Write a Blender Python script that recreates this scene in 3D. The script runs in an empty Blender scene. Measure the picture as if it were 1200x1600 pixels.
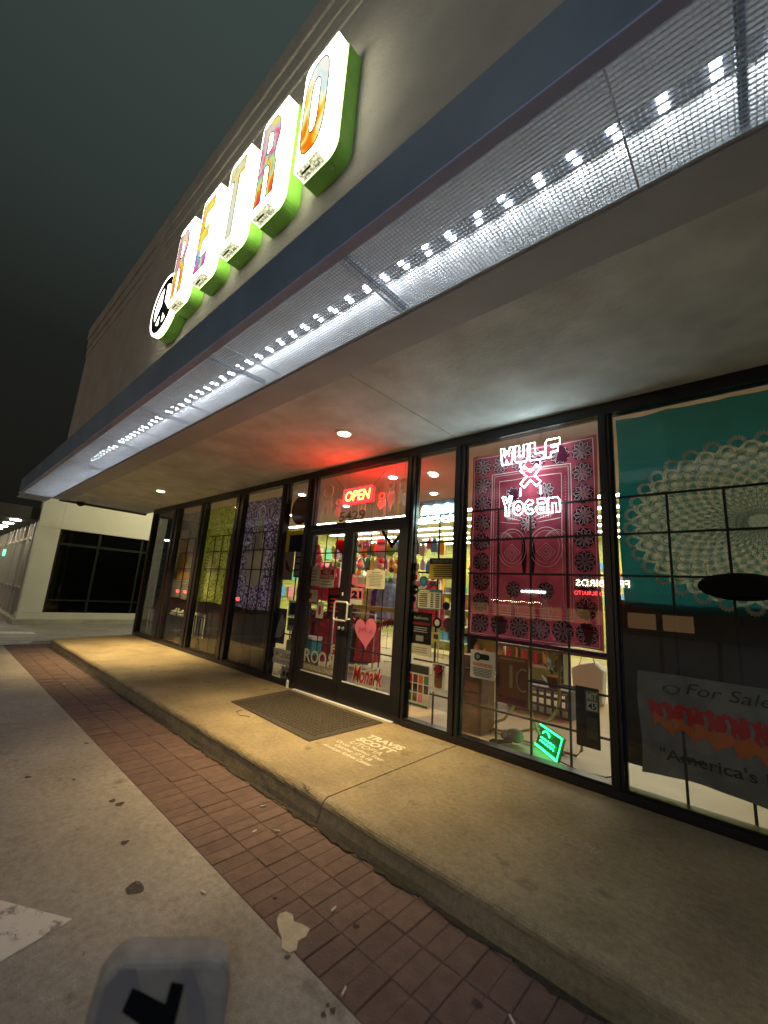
import bpy, bmesh, math, random
from mathutils import Vector, Matrix
random.seed(7)
PI = math.pi
S = bpy.context.scene
C = S.collection
# ------------------------------------------------------------------ camera
FPX, ROLL, PITCH, YAW = 642.8, .0678, .1992, -.7466
CAM = Vector((0.0, -3.86, 1.40))
_f = Vector((math.sin(YAW)*math.cos(PITCH), math.cos(YAW)*math.cos(PITCH), math.sin(PITCH)))
_r = Vector((math.cos(YAW), -math.sin(YAW), 0)); _u = _r.cross(_f)
RT = _r*math.cos(ROLL)+_u*math.sin(ROLL); UP = -_r*math.sin(ROLL)+_u*math.cos(ROLL); FW = _f
cd = bpy.data.cameras.new('camera'); cam = bpy.data.objects.new('camera', cd); C.objects.link(cam)
cam.matrix_world = Matrix(((RT.x, UP.x, -FW.x, CAM.x), (RT.y, UP.y, -FW.y, CAM.y), (RT.z, UP.z, -FW.z, CAM.z), (0, 0, 0, 1)))
cd.sensor_fit = 'VERTICAL'; cd.sensor_height = 36; cd.lens = FPX/1600*36
cd.clip_start = .02; cd.clip_end = 600
cd.dof.use_dof = True; cd.dof.focus_distance = 5.5; cd.dof.aperture_fstop = 1.7
S.camera = cam
# ------------------------------------------------------------------ night sky, moon, exposure
W = bpy.data.worlds.new('World'); S.world = W; W.use_nodes = True
nt = W.node_tree; bg = nt.nodes['Background']
tc = nt.nodes.new('ShaderNodeTexCoord'); sx = nt.nodes.new('ShaderNodeSeparateXYZ'); cr = nt.nodes.new('ShaderNodeValToRGB')
nt.links.new(tc.outputs['Generated'], sx.inputs[0]); nt.links.new(sx.outputs['Z'], cr.inputs[0]); nt.links.new(cr.outputs[0], bg.inputs[0])
cr.color_ramp.elements[0].position = .12; cr.color_ramp.elements[0].color = (.0065, .006, .0045, 1)
cr.color_ramp.elements[1].position = .95; cr.color_ramp.elements[1].color = (.036, .050, .046, 1)
e = cr.color_ramp.elements.new(.42); e.color = (.0095, .0105, .009, 1)
bg.inputs[1].default_value = 1.0
sd = bpy.data.lights.new('sun', 'SUN'); sd.energy = .06; sd.angle = math.radians(12); sd.color = (1, .9, .75)
sun = bpy.data.objects.new('sun', sd); C.objects.link(sun); sun.rotation_euler = (math.radians(38), 0, math.radians(-25))
vs = S.view_settings; vs.view_transform = 'Standard'; vs.look = 'None'; vs.gamma = 1; vs.exposure = .42; vs.use_curve_mapping = False
cy = S.cycles; cy.use_denoising = True; cy.max_bounces = 8; cy.diffuse_bounces = 3; cy.glossy_bounces = 4; cy.transparent_max_bounces = 24
cy.sample_clamp_indirect = 4; cy.sample_clamp_direct = 0; cy.caustics_reflective = False; cy.caustics_refractive = False
try: cy.use_light_tree = True
except Exception: pass

# ------------------------------------------------------------------ pixel helpers (photo pixel -> point on a known plane)
def ray(x, y): return RT*((x-600)/FPX) - UP*((y-800)/FPX) + FW
def atY(x, y, Y):
    d = ray(x, y); return CAM + d*((Y-CAM.y)/d.y)
def atZ(x, y, Z):
    d = ray(x, y); return CAM + d*((Z-CAM.z)/d.z)
def wbox(x0, y0, x1, y1, Y):
    """photo box (left, top, right, bottom) -> world box x0,x1,z0,z1 on the plane Y"""
    xm, ym = (x0+x1)/2, (y0+y1)/2
    return (atY(x0, ym, Y).x, atY(x1, ym, Y).x, atY(xm, y1, Y).z, atY(xm, y0, Y).z)

# ------------------------------------------------------------------ materials
MATS = {}
def mat(name):
    m = bpy.data.materials.new(name); m.use_nodes = True
    MATS[name] = m
    return m, m.node_tree, m.node_tree.nodes, m.node_tree.links, m.node_tree.nodes['Principled BSDF']
def rgba(c): return (c[0], c[1], c[2], 1)
def pbr(name, col, rough=.6, metal=0, var=.0, scale=6, bump=0, bscale=60, col2=None, spec=.5):
    m, t, n, l, b = mat(name)
    b.inputs['Base Color'].default_value = rgba(col); b.inputs['Roughness'].default_value = rough; b.inputs['Metallic'].default_value = metal
    b.inputs['Specular IOR Level'].default_value = spec
    if var or col2:
        g = n.new('ShaderNodeNewGeometry'); no = n.new('ShaderNodeTexNoise'); no.inputs['Scale'].default_value = scale; no.inputs['Detail'].default_value = 6
        l.new(g.outputs['Position'], no.inputs['Vector'])
        r = n.new('ShaderNodeValToRGB'); r.color_ramp.elements[0].position = .3; r.color_ramp.elements[1].position = .72
        c2 = col2 or tuple(min(1, c*(1+var)) for c in col); c1 = col if col2 else tuple(c*(1-var) for c in col)
        r.color_ramp.elements[0].color = rgba(c1); r.color_ramp.elements[1].color = rgba(c2)
        l.new(no.outputs['Fac'], r.inputs[0]); l.new(r.outputs[0], b.inputs['Base Color'])
    if bump:
        g = n.new('ShaderNodeNewGeometry'); no = n.new('ShaderNodeTexNoise'); no.inputs['Scale'].default_value = bscale; no.inputs['Detail'].default_value = 5
        l.new(g.outputs['Position'], no.inputs['Vector']); bu = n.new('ShaderNodeBump'); bu.inputs['Strength'].default_value = bump; bu.inputs['Distance'].default_value = .01
        l.new(no.outputs['Fac'], bu.inputs['Height']); l.new(bu.outputs[0], b.inputs['Normal'])
    return m
def emit(name, col, s):
    m, t, n, l, b = mat(name)
    e = n.new('ShaderNodeEmission'); e.inputs[0].default_value = rgba(col); e.inputs[1].default_value = s
    l.new(e.outputs[0], n['Material Output'].inputs[0]); return m
def concrete(name, a, b_, stain, rough=.75, crack=0):
    """two-tone concrete with broad blotches, fine grain, dark drips"""
    m, t, n, l, b = mat(name)
    g = n.new('ShaderNodeNewGeometry')
    def noise(s, d=8, r=.6):
        o = n.new('ShaderNodeTexNoise'); o.inputs['Scale'].default_value = s; o.inputs['Detail'].default_value = d; o.inputs['Roughness'].default_value = r
        l.new(g.outputs['Position'], o.inputs['Vector']); return o
    def ramp(src, p0, p1, c0, c1):
        r = n.new('ShaderNodeValToRGB'); r.color_ramp.elements[0].position = p0; r.color_ramp.elements[1].position = p1
        r.color_ramp.elements[0].color = rgba(c0); r.color_ramp.elements[1].color = rgba(c1); l.new(src, r.inputs[0]); return r
    def mix(fac, A, B, mode='MIX'):
        x = n.new('ShaderNodeMix'); x.data_type = 'RGBA'; x.blend_type = mode
        if isinstance(fac, float): x.inputs[0].default_value = fac
        else: l.new(fac, x.inputs[0])
        l.new(A, x.inputs[6])
        if isinstance(B, tuple): x.inputs[7].default_value = rgba(B)
        else: l.new(B, x.inputs[7])
        return x.outputs[2]
    base = ramp(noise(1.1, 10, .65).outputs['Fac'], .36, .64, a, b_)
    fine = ramp(noise(28, 8, .7).outputs['Fac'], .28, .72, (.68, .68, .68), (1.2, 1.2, 1.2))
    col = mix(1.0, base.outputs[0], fine.outputs[0], 'MULTIPLY')
    spots = ramp(noise(4.5, 6, .62).outputs['Fac'], .60, .76, (0, 0, 0), (1, 1, 1))
    col = mix(spots.outputs[0], col, stain)
    sp2 = ramp(noise(15, 4, .5).outputs['Fac'], .74, .82, (0, 0, 0), (.8, .8, .8))
    col = mix(sp2.outputs[0], col, stain)
    grit = ramp(noise(160, 2, .5).outputs['Fac'], .3, .7, (.76, .76, .76), (1.16, 1.16, 1.16))
    col = mix(1.0, col, grit.outputs[0], 'MULTIPLY')
    l.new(col, b.inputs['Base Color'])
    rr = ramp(noise(3).outputs['Fac'], .3, .7, (rough-.15,)*3, (rough+.12,)*3); l.new(rr.outputs[0], b.inputs['Roughness'])
    bu = n.new('ShaderNodeBump'); bu.inputs['Strength'].default_value = .35; bu.inputs['Distance'].default_value = .006
    ad = n.new('ShaderNodeMath'); ad.operation = 'ADD'; l.new(noise(45, 6).outputs['Fac'], ad.inputs[0]); l.new(noise(9, 4).outputs['Fac'], ad.inputs[1])
    l.new(ad.outputs[0], bu.inputs['Height']); l.new(bu.outputs[0], b.inputs['Normal'])
    return m
def glass(name, tint=(.95, .96, .955), boost=1.0, rough=0.0):
    m, t, n, l, b = mat(name)
    tr = n.new('ShaderNodeBsdfTransparent'); tr.inputs[0].default_value = rgba(tint)
    gl = n.new('ShaderNodeBsdfGlossy'); gl.inputs['Roughness'].default_value = rough; gl.inputs[0].default_value = (1, 1, 1, 1)
    fr = n.new('ShaderNodeLayerWeight'); fr.inputs[0].default_value = .5
    pw = n.new('ShaderNodeMath'); pw.operation = 'POWER'; pw.inputs[1].default_value = 5; l.new(fr.outputs['Facing'], pw.inputs[0])
    ml = n.new('ShaderNodeMath'); ml.operation = 'MULTIPLY_ADD'; ml.inputs[1].default_value = .9; ml.inputs[2].default_value = .043*boost; ml.use_clamp = True
    mx = n.new('ShaderNodeMixShader'); l.new(pw.outputs[0], ml.inputs[0]); l.new(ml.outputs[0], mx.inputs[0]); l.new(tr.outputs[0], mx.inputs[1]); l.new(gl.outputs[0], mx.inputs[2])
    l.new(mx.outputs[0], n['Material Output'].inputs[0]); return m
def cloth(name, col, trans=.5, col2=None, scale=8, kind='noise', p=(.35, .65)):
    m, t, n, l, b = mat(name)
    d = n.new('ShaderNodeBsdfDiffuse'); tl = n.new('ShaderNodeBsdfTranslucent'); mx = n.new('ShaderNodeMixShader'); mx.inputs[0].default_value = trans
    d.inputs[0].default_value = rgba(col); tl.inputs[0].default_value = rgba(col)
    if col2:
        g = n.new('ShaderNodeNewGeometry')
        if kind == 'vor':
            o = n.new('ShaderNodeTexVoronoi'); o.inputs['Scale'].default_value = scale; src = o.outputs['Distance']
        else:
            o = n.new('ShaderNodeTexNoise'); o.inputs['Scale'].default_value = scale; o.inputs['Detail'].default_value = 4; src = o.outputs['Fac']
        l.new(g.outputs['Position'], o.inputs['Vector'])
        r = n.new('ShaderNodeValToRGB'); r.color_ramp.elements[0].position = p[0]; r.color_ramp.elements[1].position = p[1]
        r.color_ramp.elements[0].color = rgba(col); r.color_ramp.elements[1].color = rgba(col2)
        l.new(src, r.inputs[0]); l.new(r.outputs[0], d.inputs[0]); l.new(r.outputs[0], tl.inputs[0])
    l.new(d.outputs[0], mx.inputs[1]); l.new(tl.outputs[0], mx.inputs[2]); l.new(mx.outputs[0], n['Material Output'].inputs[0]); return m

def medallion_cloth(name, cx, cz, rx, rz):
    m, t, n, l, b = mat(name)
    g = n.new('ShaderNodeNewGeometry'); sp = n.new('ShaderNodeSeparateXYZ'); l.new(g.outputs['Position'], sp.inputs[0])
    def M(op, a, b_=None, c=None):
        q = n.new('ShaderNodeMath'); q.operation = op
        for k, v in enumerate((a, b_, c)):
            if v is None: continue
            if isinstance(v, (int, float)): q.inputs[k].default_value = v
            else: l.new(v, q.inputs[k])
        return q.outputs[0]
    u = M('DIVIDE', M('SUBTRACT', sp.outputs['X'], cx), rx); v = M('DIVIDE', M('SUBTRACT', sp.outputs['Z'], cz), rz)
    r = M('SQRT', M('ADD', M('MULTIPLY', u, u), M('MULTIPLY', v, v))); th = M('ARCTAN2', v, u)
    edge = M('ADD', .90, M('MULTIPLY', .07, M('ABSOLUTE', M('SINE', M('MULTIPLY', th, 17)))))
    inside = M('LESS_THAN', r, edge)
    rad = M('POWER', r, .7)
    a1 = M('COSINE', M('MULTIPLY', th, 34)); a2 = M('SINE', M('MULTIPLY', rad, 62))
    pat = M('ADD', M('MULTIPLY', M('MULTIPLY', a1, a2), .32), .5)
    no = n.new('ShaderNodeTexNoise'); no.inputs['Scale'].default_value = 55; l.new(g.outputs['Position'], no.inputs['Vector'])
    pat = M('ADD', pat, M('MULTIPLY', M('SUBTRACT', no.outputs['Fac'], .5), .8))
    cr_ = n.new('ShaderNodeValToRGB'); cr_.color_ramp.elements[0].position = .2; cr_.color_ramp.elements[1].position = .8; cr_.color_ramp.elements[0].color = (.10, .24, .21, 1); cr_.color_ramp.elements[1].color = (.60, .62, .50, 1); l.new(pat, cr_.inputs[0])
    mx = n.new('ShaderNodeMix'); mx.data_type = 'RGBA'; l.new(inside, mx.inputs[0]); mx.inputs[6].default_value = (.022, .20, .22, 1); l.new(cr_.outputs[0], mx.inputs[7])
    d = n.new('ShaderNodeBsdfDiffuse'); tl = n.new('ShaderNodeBsdfTranslucent'); ms = n.new('ShaderNodeMixShader'); ms.inputs[0].default_value = .36
    l.new(mx.outputs[2], d.inputs[0]); l.new(mx.outputs[2], tl.inputs[0]); l.new(d.outputs[0], ms.inputs[1]); l.new(tl.outputs[0], ms.inputs[2]); l.new(ms.outputs[0], n['Material Output'].inputs[0])
    return m

# ------------------------------------------------------------------ mesh builder
class MB:
    def __init__(s): s.v = []; s.f = []; s.sm = False
    def add(s, vs, fs):
        o = len(s.v); s.v += [tuple(v) for v in vs]; s.f += [tuple(i+o for i in f) for f in fs]; return s
    def box(s, x0, x1, y0, y1, z0, z1):
        if x0 > x1: x0, x1 = x1, x0
        if y0 > y1: y0, y1 = y1, y0
        if z0 > z1: z0, z1 = z1, z0
        return s.add([(x0, y0, z0), (x1, y0, z0), (x1, y1, z0), (x0, y1, z0), (x0, y0, z1), (x1, y0, z1), (x1, y1, z1), (x0, y1, z1)],
                     [(0, 3, 2, 1), (4, 5, 6, 7), (0, 1, 5, 4), (1, 2, 6, 5), (2, 3, 7, 6), (3, 0, 4, 7)])
    def tube(s, pts, r, n=6, closed=False):
        pts = [Vector(p) for p in pts]; N = len(pts); rings = []
        for i, p in enumerate(pts):
            if closed: d = (pts[(i+1) % N]-pts[i-1])
            else: d = pts[min(i+1, N-1)]-pts[max(i-1, 0)]
            d = d.normalized() if d.length > 1e-9 else Vector((0, 0, 1))
            a = Vector((0, 0, 1)) if abs(d.z) < .9 else Vector((1, 0, 0))
            u = d.cross(a).normalized(); w = d.cross(u)
            rr = r[i] if isinstance(r, (list, tuple)) else r
            rings.append([p+(u*math.cos(2*PI*k/n)+w*math.sin(2*PI*k/n))*rr for k in range(n)])
        vs = [v for R_ in rings for v in R_]; fs = []
        for i in range(N if closed else N-1):
            j = (i+1) % N
            for k in range(n): fs.append((i*n+k, i*n+(k+1) % n, j*n+(k+1) % n, j*n+k))
        if not closed: fs += [tuple(range(n)), tuple((N-1)*n+k for k in reversed(range(n)))]
        return s.add(vs, fs)
    def prism(s, loop, y0, y1):
        """closed loop of (x,z), extruded from y0 (front) to y1"""
        n = len(loop); vs = [(x, y0, z) for x, z in loop]+[(x, y1, z) for x, z in loop]
        fs = [tuple(range(n)), tuple(reversed(range(n, 2*n)))]+[(i, i+n, (i+1) % n+n, (i+1) % n) for i in range(n)]
        return s.add(vs, fs)
    def lathe(s, c, prof, n=20, axis='z'):
        """prof: (radius, height) pairs about axis through c"""
        vs = []
        for r, h in prof:
            for k in range(n):
                a = 2*PI*k/n; q = (r*math.cos(a), r*math.sin(a), h)
                if axis == 'y': q = (q[0], q[2], q[1])
                if axis == 'x': q = (q[2], q[0], q[1])
                vs.append((c[0]+q[0], c[1]+q[1], c[2]+q[2]))
        fs = []; P = len(prof)
        for i in range(P-1):
            for k in range(n): fs.append((i*n+k, i*n+(k+1) % n, (i+1)*n+(k+1) % n, (i+1)*n+k))
        fs += [tuple(reversed(range(n))), tuple((P-1)*n+k for k in range(n))]
        return s.add(vs, fs)
    def build(s, name, m, parent=None, smooth=False, bevel=0):
        root = parent
        off = Vector((0, 0, 0))
        while root is not None: off += root.location; root = root.parent
        me = bpy.data.meshes.new(name); me.from_pydata([Vector(v)-off for v in s.v], [], s.f); me.update()
        o = bpy.data.objects.new(name, me); C.objects.link(o); o.parent = parent
        me.materials.append(MATS[m] if isinstance(m, str) else m)
        bm = bmesh.new(); bm.from_mesh(me); bmesh.ops.recalc_face_normals(bm, faces=bm.faces); bm.to_mesh(me); bm.free()
        if smooth:
            for p in me.polygons: p.use_smooth = True
        if bevel:
            b = o.modifiers.new('bevel', 'BEVEL'); b.width = bevel; b.segments = 2; b.limit_method = 'ANGLE'
        return o
def tag(o, label=None, cat=None, group=None, kind=None):
    if label: o['label'] = label
    if cat: o['category'] = cat
    if group: o['group'] = group
    if kind: o['kind'] = kind
    return o
def thing(name, label, cat, loc=(0, 0, 0), group=None):
    o = bpy.data.objects.new(name, None); C.objects.link(o); o.location = loc; o.empty_display_size = .2
    return tag(o, label, cat, group)
def from_curve(cu):
    o = bpy.data.objects.new('tmp', cu); me = bpy.data.meshes.new_from_object(o); bpy.data.objects.remove(o); return me
def text_verts(body, bold=0, extr=0, bevel=0, shear=0, fill='FRONT', spacing=1):
    cu = bpy.data.curves.new('txt', 'FONT'); cu.body = body; cu.size = 1; cu.offset = bold; cu.extrude = extr; cu.bevel_depth = bevel; cu.bevel_resolution = 1
    cu.shear = shear; cu.resolution_u = 3; cu.space_character = spacing; cu.dimensions = '2D'; cu.fill_mode = fill if not (extr or bevel) else ('BOTH' if fill != 'NONE' else 'NONE')
    me = from_curve(cu); V = [tuple(v.co) for v in me.vertices]; F = [tuple(p.vertices) for p in me.polygons]
    bpy.data.meshes.remove(me); bpy.data.curves.remove(cu); return V, F
def text(parent, name, body, box, Y, m, bold=0, th=.0015, shear=0, mirror=False, tilt=0, smooth=False):
    """lettering fitted into box=(x0,x1,z0,z1), facing -y, front at Y"""
    V, F = text_verts(body, bold, .01, 0, shear)
    if not V: return None
    xs = [v[0] for v in V]; ys = [v[1] for v in V]; zs = [v[2] for v in V]
    ax, bx, ay, by = min(xs), max(xs), min(ys), max(ys); az, bz = min(zs), max(zs)
    x0, x1, z0, z1 = box; vs = []
    for x, y, z in V:
        u = (x-ax)/(bx-ax or 1); v = (y-ay)/(by-ay or 1)
        if mirror: u = 1-u
        w = (z-az)/((bz-az) or 1)
        vs.append((x0+u*(x1-x0), Y+th*(1-w), z0+v*(z1-z0)+tilt*(u-.5)))
    return MB().add(vs, F).build(name, m, parent)
def fill2d(loops):
    cu = bpy.data.curves.new('fill', 'CURVE'); cu.dimensions = '2D'; cu.fill_mode = 'FRONT'
    for L in loops:
        sp = cu.splines.new('POLY'); sp.points.add(len(L)-1); sp.use_cyclic_u = True
        for p, q in zip(sp.points, L): p.co = (q[0], q[1], 0, 1)
    me = from_curve(cu); V = [tuple(v.co) for v in me.vertices]; F = [tuple(p.vertices) for p in me.polygons]
    bpy.data.meshes.remove(me); bpy.data.curves.remove(cu); return V, F
def arc(cx, cz, rx, rz, a0, a1, n):
    return [(cx+rx*math.cos(math.radians(a0+(a1-a0)*i/n)), cz+rz*math.sin(math.radians(a0+(a1-a0)*i/n))) for i in range(n+1)]
def rrect(x0, x1, z0, z1, r, n=5):
    """rounded rectangle, r = (bl, br, tr, tl)"""
    if not isinstance(r, (list, tuple)): r = (r,)*4
    out = []
    for (cx, cz, a, q) in ((x0+r[0], z0+r[0], 180, r[0]), (x1-r[1], z0+r[1], 270, r[1]), (x1-r[2], z1-r[2], 0, r[2]), (x0+r[3], z1-r[3], 90, r[3])):
        out += arc(cx, cz, q, q, a, a+90, n if q > .004 else 1)
    return out

# base materials
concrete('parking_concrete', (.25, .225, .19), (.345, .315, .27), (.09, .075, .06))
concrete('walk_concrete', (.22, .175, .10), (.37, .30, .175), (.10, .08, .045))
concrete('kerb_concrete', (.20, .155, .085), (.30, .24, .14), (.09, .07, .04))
pbr('brick_a', (.125, .077, .062), .8, var=.2, scale=14, bump=.5, bscale=90)
pbr('brick_b', (.113, .069, .057), .8, var=.2, scale=11, bump=.5, bscale=80)
pbr('brick_c', (.134, .084, .067), .8, var=.2, scale=16, bump=.5, bscale=80)
pbr('joint_sand', (.07, .046, .036), .95, var=.3, scale=20)
pbr('black_frame', (.012, .012, .014), .35, var=.25, scale=5)
pbr('grille_black', (.01, .01, .012), .5)
pbr('stucco', (.42, .38, .32), .85, var=.11, scale=2.2, bump=.6, bscale=35)
pbr('soffit_stucco', (.70, .735, .77), .85, var=.2, scale=2.6, bump=.6, bscale=30)
pbr('beam_stucco', (.52, .56, .66), .8, var=.08, scale=3, bump=.25, bscale=60)
pbr('fascia_paint', (.16, .23, .31), .5, var=.18, scale=1.8, bump=.15, bscale=12)
pbr('cavity_white', (.8, .8, .78), .6)
pbr('galvanised', (.66, .70, .76), .45, metal=.1, var=.1, scale=9)
pbr('dark_bracket', (.08, .085, .1), .5)
pbr('chrome', (.82, .78, .70), .38, metal=.55)
pbr('rubber_mat', (.05, .04, .026), .85, var=.25, scale=30, bump=.4, bscale=150)
glass('window_glass')
glass('dark_glass', (.55, .58, .56), 1.2)
MATS['window_glass'].use_fake_user = True

# ================================================================== THE GROUND
GZ = -.15
o = tag(MB().add([(-90, -90, GZ), (60, -90, GZ), (60, -2.465, GZ), (-90, -2.465, GZ)], [(0, 1, 2, 3)]).build('parking_lot', 'parking_concrete'), kind='structure')
o = tag(MB().add([(-90, -2.465, GZ), (-11.85, -2.465, GZ), (-11.85, 40, GZ), (-90, 40, GZ)], [(0, 1, 2, 3)]).build('alley_pavement', 'parking_concrete'), kind='structure')
# brick strip
strip = tag(MB().add([(-11.85, -2.465, GZ-.0045), (8, -2.465, GZ-.0045), (8, -1.72, GZ-.0045), (-11.85, -1.72, GZ-.0045)], [(0, 1, 2, 3)]).build('brick_strip', 'joint_sand'), kind='structure')
def brick_mesh(L_, W_, m):
    mb = MB(); h = .05; b = .0035
    x, y = L_/2, W_/2
    mb.add([(-x, -y, -h), (x, -y, -h), (x, y, -h), (-x, y, -h), (-x, -y, -b), (x, -y, -b), (x, y, -b), (-x, y, -b), (-x+b, -y+b, 0), (x-b, -y+b, 0), (x-b, y-b, 0), (-x+b, y-b, 0)],
           [(0, 1, 5, 4), (1, 2, 6, 5), (2, 3, 7, 6), (3, 0, 4, 7), (4, 5, 9, 8), (5, 6, 10, 9), (6, 7, 11, 10), (7, 4, 8, 11), (8, 9, 10, 11)])
    return mb
bdata = []
for k in 'abc':
    ob = brick_mesh(.1018, .2175, None).build('brick_src', 'brick_'+k); bdata.append(ob.data); bpy.data.objects.remove(ob)
rows = [-2.3535, -2.1325, -1.9115, -1.69]
cells = []
for i in range(190):
    for r, yy in enumerate(rows):
        cells.append((1.6-i*.1045-(.004 if r == 1 else 0), yy))
cells = [c for c in cells if c[0] > -11.82]
def vis(c):
    d = Vector((c[0], c[1], GZ))-CAM; z = d.dot(FW)
    if z < .2: return 99
    px = 600+FPX*d.dot(RT)/z; py = 800-FPX*d.dot(UP)/z
    return d.length if (-20 < px < 1220 and py < 1640) else 50+d.length
cells.sort(key=vis)
rest = MB()
for i, (x, yy) in enumerate(cells):
    dz = random.uniform(-.003, .002); 
    if i < 300:
        b = bpy.data.objects.new('brick', random.choice(bdata)); C.objects.link(b); b.parent = strip
        b.location = (x+random.uniform(-.002, .002), yy+random.uniform(-.002, .002), GZ+dz); b.rotation_euler = (random.uniform(-.008, .008), random.uniform(-.012, .012), random.uniform(-.012, .012))
    else:
        mb = brick_mesh(.1018, .2175, None); rest.add([(v[0]+x, v[1]+yy, v[2]+GZ+dz) for v in mb.v], mb.f)
tag(rest.build('brick_paving', 'brick_b', strip), kind='stuff')
# sidewalk: two slabs with a rounded kerb nose
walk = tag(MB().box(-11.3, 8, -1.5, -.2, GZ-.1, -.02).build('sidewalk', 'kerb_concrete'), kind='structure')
def slab(x0, x1, name):
    prof = [(.12, 0), (-1.64, 0)]
    prof += [(-1.67-.065*math.sin(a), -.055+.055*math.cos(a)) for a in [PI/2*i/6 for i in range(7)]]
    prof += [(-1.755, -.11), (-1.775, GZ-.03), (.12, GZ-.03)]
    N = max(2, int((x1-x0)/.06)); mb = MB(); P = len(prof); vs = []
    for i in range(N+1):
        x = x0+(x1-x0)*i/N
        for j, (y, z) in enumerate(prof):
            w = 0
            if 2 <= j <= 9:
                w = .006*math.sin(x*1.3)+.003*math.sin(x*5.3+1)
                if j >= 3: w += random.uniform(-.0015, .0015)
                if j in (4, 5, 6) and random.random() < .0: w += 0
            ex = 0
            if i == 0 and x0 < -10: ex = -.55*(y+1.75)/1.85
            vs.append((x+ex, y+w, z+(random.uniform(-.0006, .0006) if j in (2, 3, 4, 5) else 0)))
    fs = []
    for i in range(N):
        for j in range(P): fs.append((i*P+j, i*P+(j+1) % P, (i+1)*P+(j+1) % P, (i+1)*P+j))
    fs += [tuple(range(P)), tuple(N*P+j for j in reversed(range(P)))]
    return mb.add(vs, fs).build(name, 'walk_concrete', walk)
slab(-11.45, -2.371, 'slab'); slab(-2.359, 8, 'slab')
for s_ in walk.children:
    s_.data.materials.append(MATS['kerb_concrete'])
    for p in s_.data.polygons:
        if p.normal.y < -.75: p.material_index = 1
# cracked edge chips, grime line under the kerb
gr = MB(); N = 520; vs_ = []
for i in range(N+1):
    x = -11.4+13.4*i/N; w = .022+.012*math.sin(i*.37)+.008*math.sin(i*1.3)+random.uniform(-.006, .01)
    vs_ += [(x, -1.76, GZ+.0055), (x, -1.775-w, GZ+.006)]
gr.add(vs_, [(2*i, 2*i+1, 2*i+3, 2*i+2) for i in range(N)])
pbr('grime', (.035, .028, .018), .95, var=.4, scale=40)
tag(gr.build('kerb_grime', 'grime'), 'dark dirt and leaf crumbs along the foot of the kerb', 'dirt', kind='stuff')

# ================================================================== STORE BUILDING
store = thing('store_building', 'shop building with black glass storefront, deep canopy and tall stucco sign wall', 'building', (-5, 0, 0))
ZS = 3.25                       # soffit height
XL, XR = -12.95, 6.0
YF, YC = -2.04, -2.69           # sign wall plane, canopy fascia plane
# sign wall with stepped cornice
MB().box(XL, XR, YF, YF+.25, ZS-.005, 7.45).build('facade_wall', 'stucco', store)
MB().box(XL, XL+.25, YF+.25, 9, 3.5, 7.45).build('side_wall', 'stucco', store)
for y_, z0, z1 in ((-.018, 7.12, 7.36), (-.036, 7.36, 7.62), (-.06, 7.62, 7.97)):
    MB().box(XL+y_, XR, YF+y_, YF+.3, z0, z1).build('cornice', 'stucco', store, bevel=.02)
    MB().box(XL+y_, XL+.3, YF+.3, 9, z0, z1).build('cornice', 'stucco', store)
# storefront end wall and corner post
MB().box(-12.12, -12.0, .02, 9, GZ-.05, 3.5).build('end_wall', 'black_frame', store)
# canopy
MB().box(XL-.15, XR, YF+.002, -1.74, 3.235, 3.30).build('canopy_beam', 'beam_stucco', store, bevel=.004)
so = MB(); so.box(XL-.1, -2.50, -1.74, .14, ZS, ZS+.25).build('soffit_panel', 'soffit_stucco', store)
MB().box(-2.49, XR, -1.74, .14, ZS, ZS+.25).build('soffit_panel', 'soffit_stucco', store)
MB().box(-2.50, -2.49, -1.74, .13, ZS+.006, ZS+.2).build('soffit_joint', 'dark_bracket', store)
MB().box(XL-.16, XL-.11, -1.9, .14, 3.2, 3.52).build('canopy_edge', 'dark_bracket', store)
fa = MB(); fa.box(XL-.2, XR, YC, YC+.02, 3.24, 3.58); fa.box(XL-.2, XR, YC+.02, YC+.06, 3.565, 3.58)
fa.box(XL-.2, XL-.18, YC+.02, YF, 3.24, 3.58)
fa.build('fascia_channel', 'fascia_paint', store, bevel=.003)
pbr('lip_light_tint', (.40, .46, .80), .5)  # flange tint carries the purple light on its underside
MB().box(XL-.2, XR, YC+.0005, YC+.0615, 3.2285, 3.2395).build('fascia_lip', 'lip_light_tint', store)
MB().box(XL-.17, XR, YF-.006, YF-.001, 3.25, 3.9).build('cavity_lining', 'cavity_white', store)
MB().box(XL-.17, XR, YC+.021, YC+.024, 3.262, 3.56).build('cavity_lining', 'cavity_white', store)  # added inner sheet, bounces LED light behind the outer mesh
MB().box(XL-.17, XR, YC+.025, YF-.135, 3.535, 3.55).build('bounce_cap', 'cavity_white', store)  # added white cap, throws LED light back down onto the mesh
# LED rail and modules
MB().box(XL+.3, XR, YF-.12, YF-.03, 3.56, 3.60).build('led_rail', 'dark_bracket', store)
emit('led_light', (.84, .92, 1.0), 80)
lm = None
i = 0; x = 4.0
while x > -12.6:
    if not lm:
        ob = MB().box(x-.017, x+.017, YF-.062, YF-.042, 3.553, 3.5595).build('led_module', 'led_light', store); lm = ob
        x0_ = x
    else:
        ob = bpy.data.objects.new('led_module', lm.data); C.objects.link(ob); ob.parent = store; ob.location = (x-x0_, 0, 0)
    ob = bpy.data.objects.new('led_module', lm.data); C.objects.link(ob); ob.parent = store; ob.location = (x-x0_+random.uniform(-.02, .02), -.046+random.uniform(-.008, .008), random.uniform(0, .002)); ob.scale = (1, 1, 1)
    x -= .18
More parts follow.
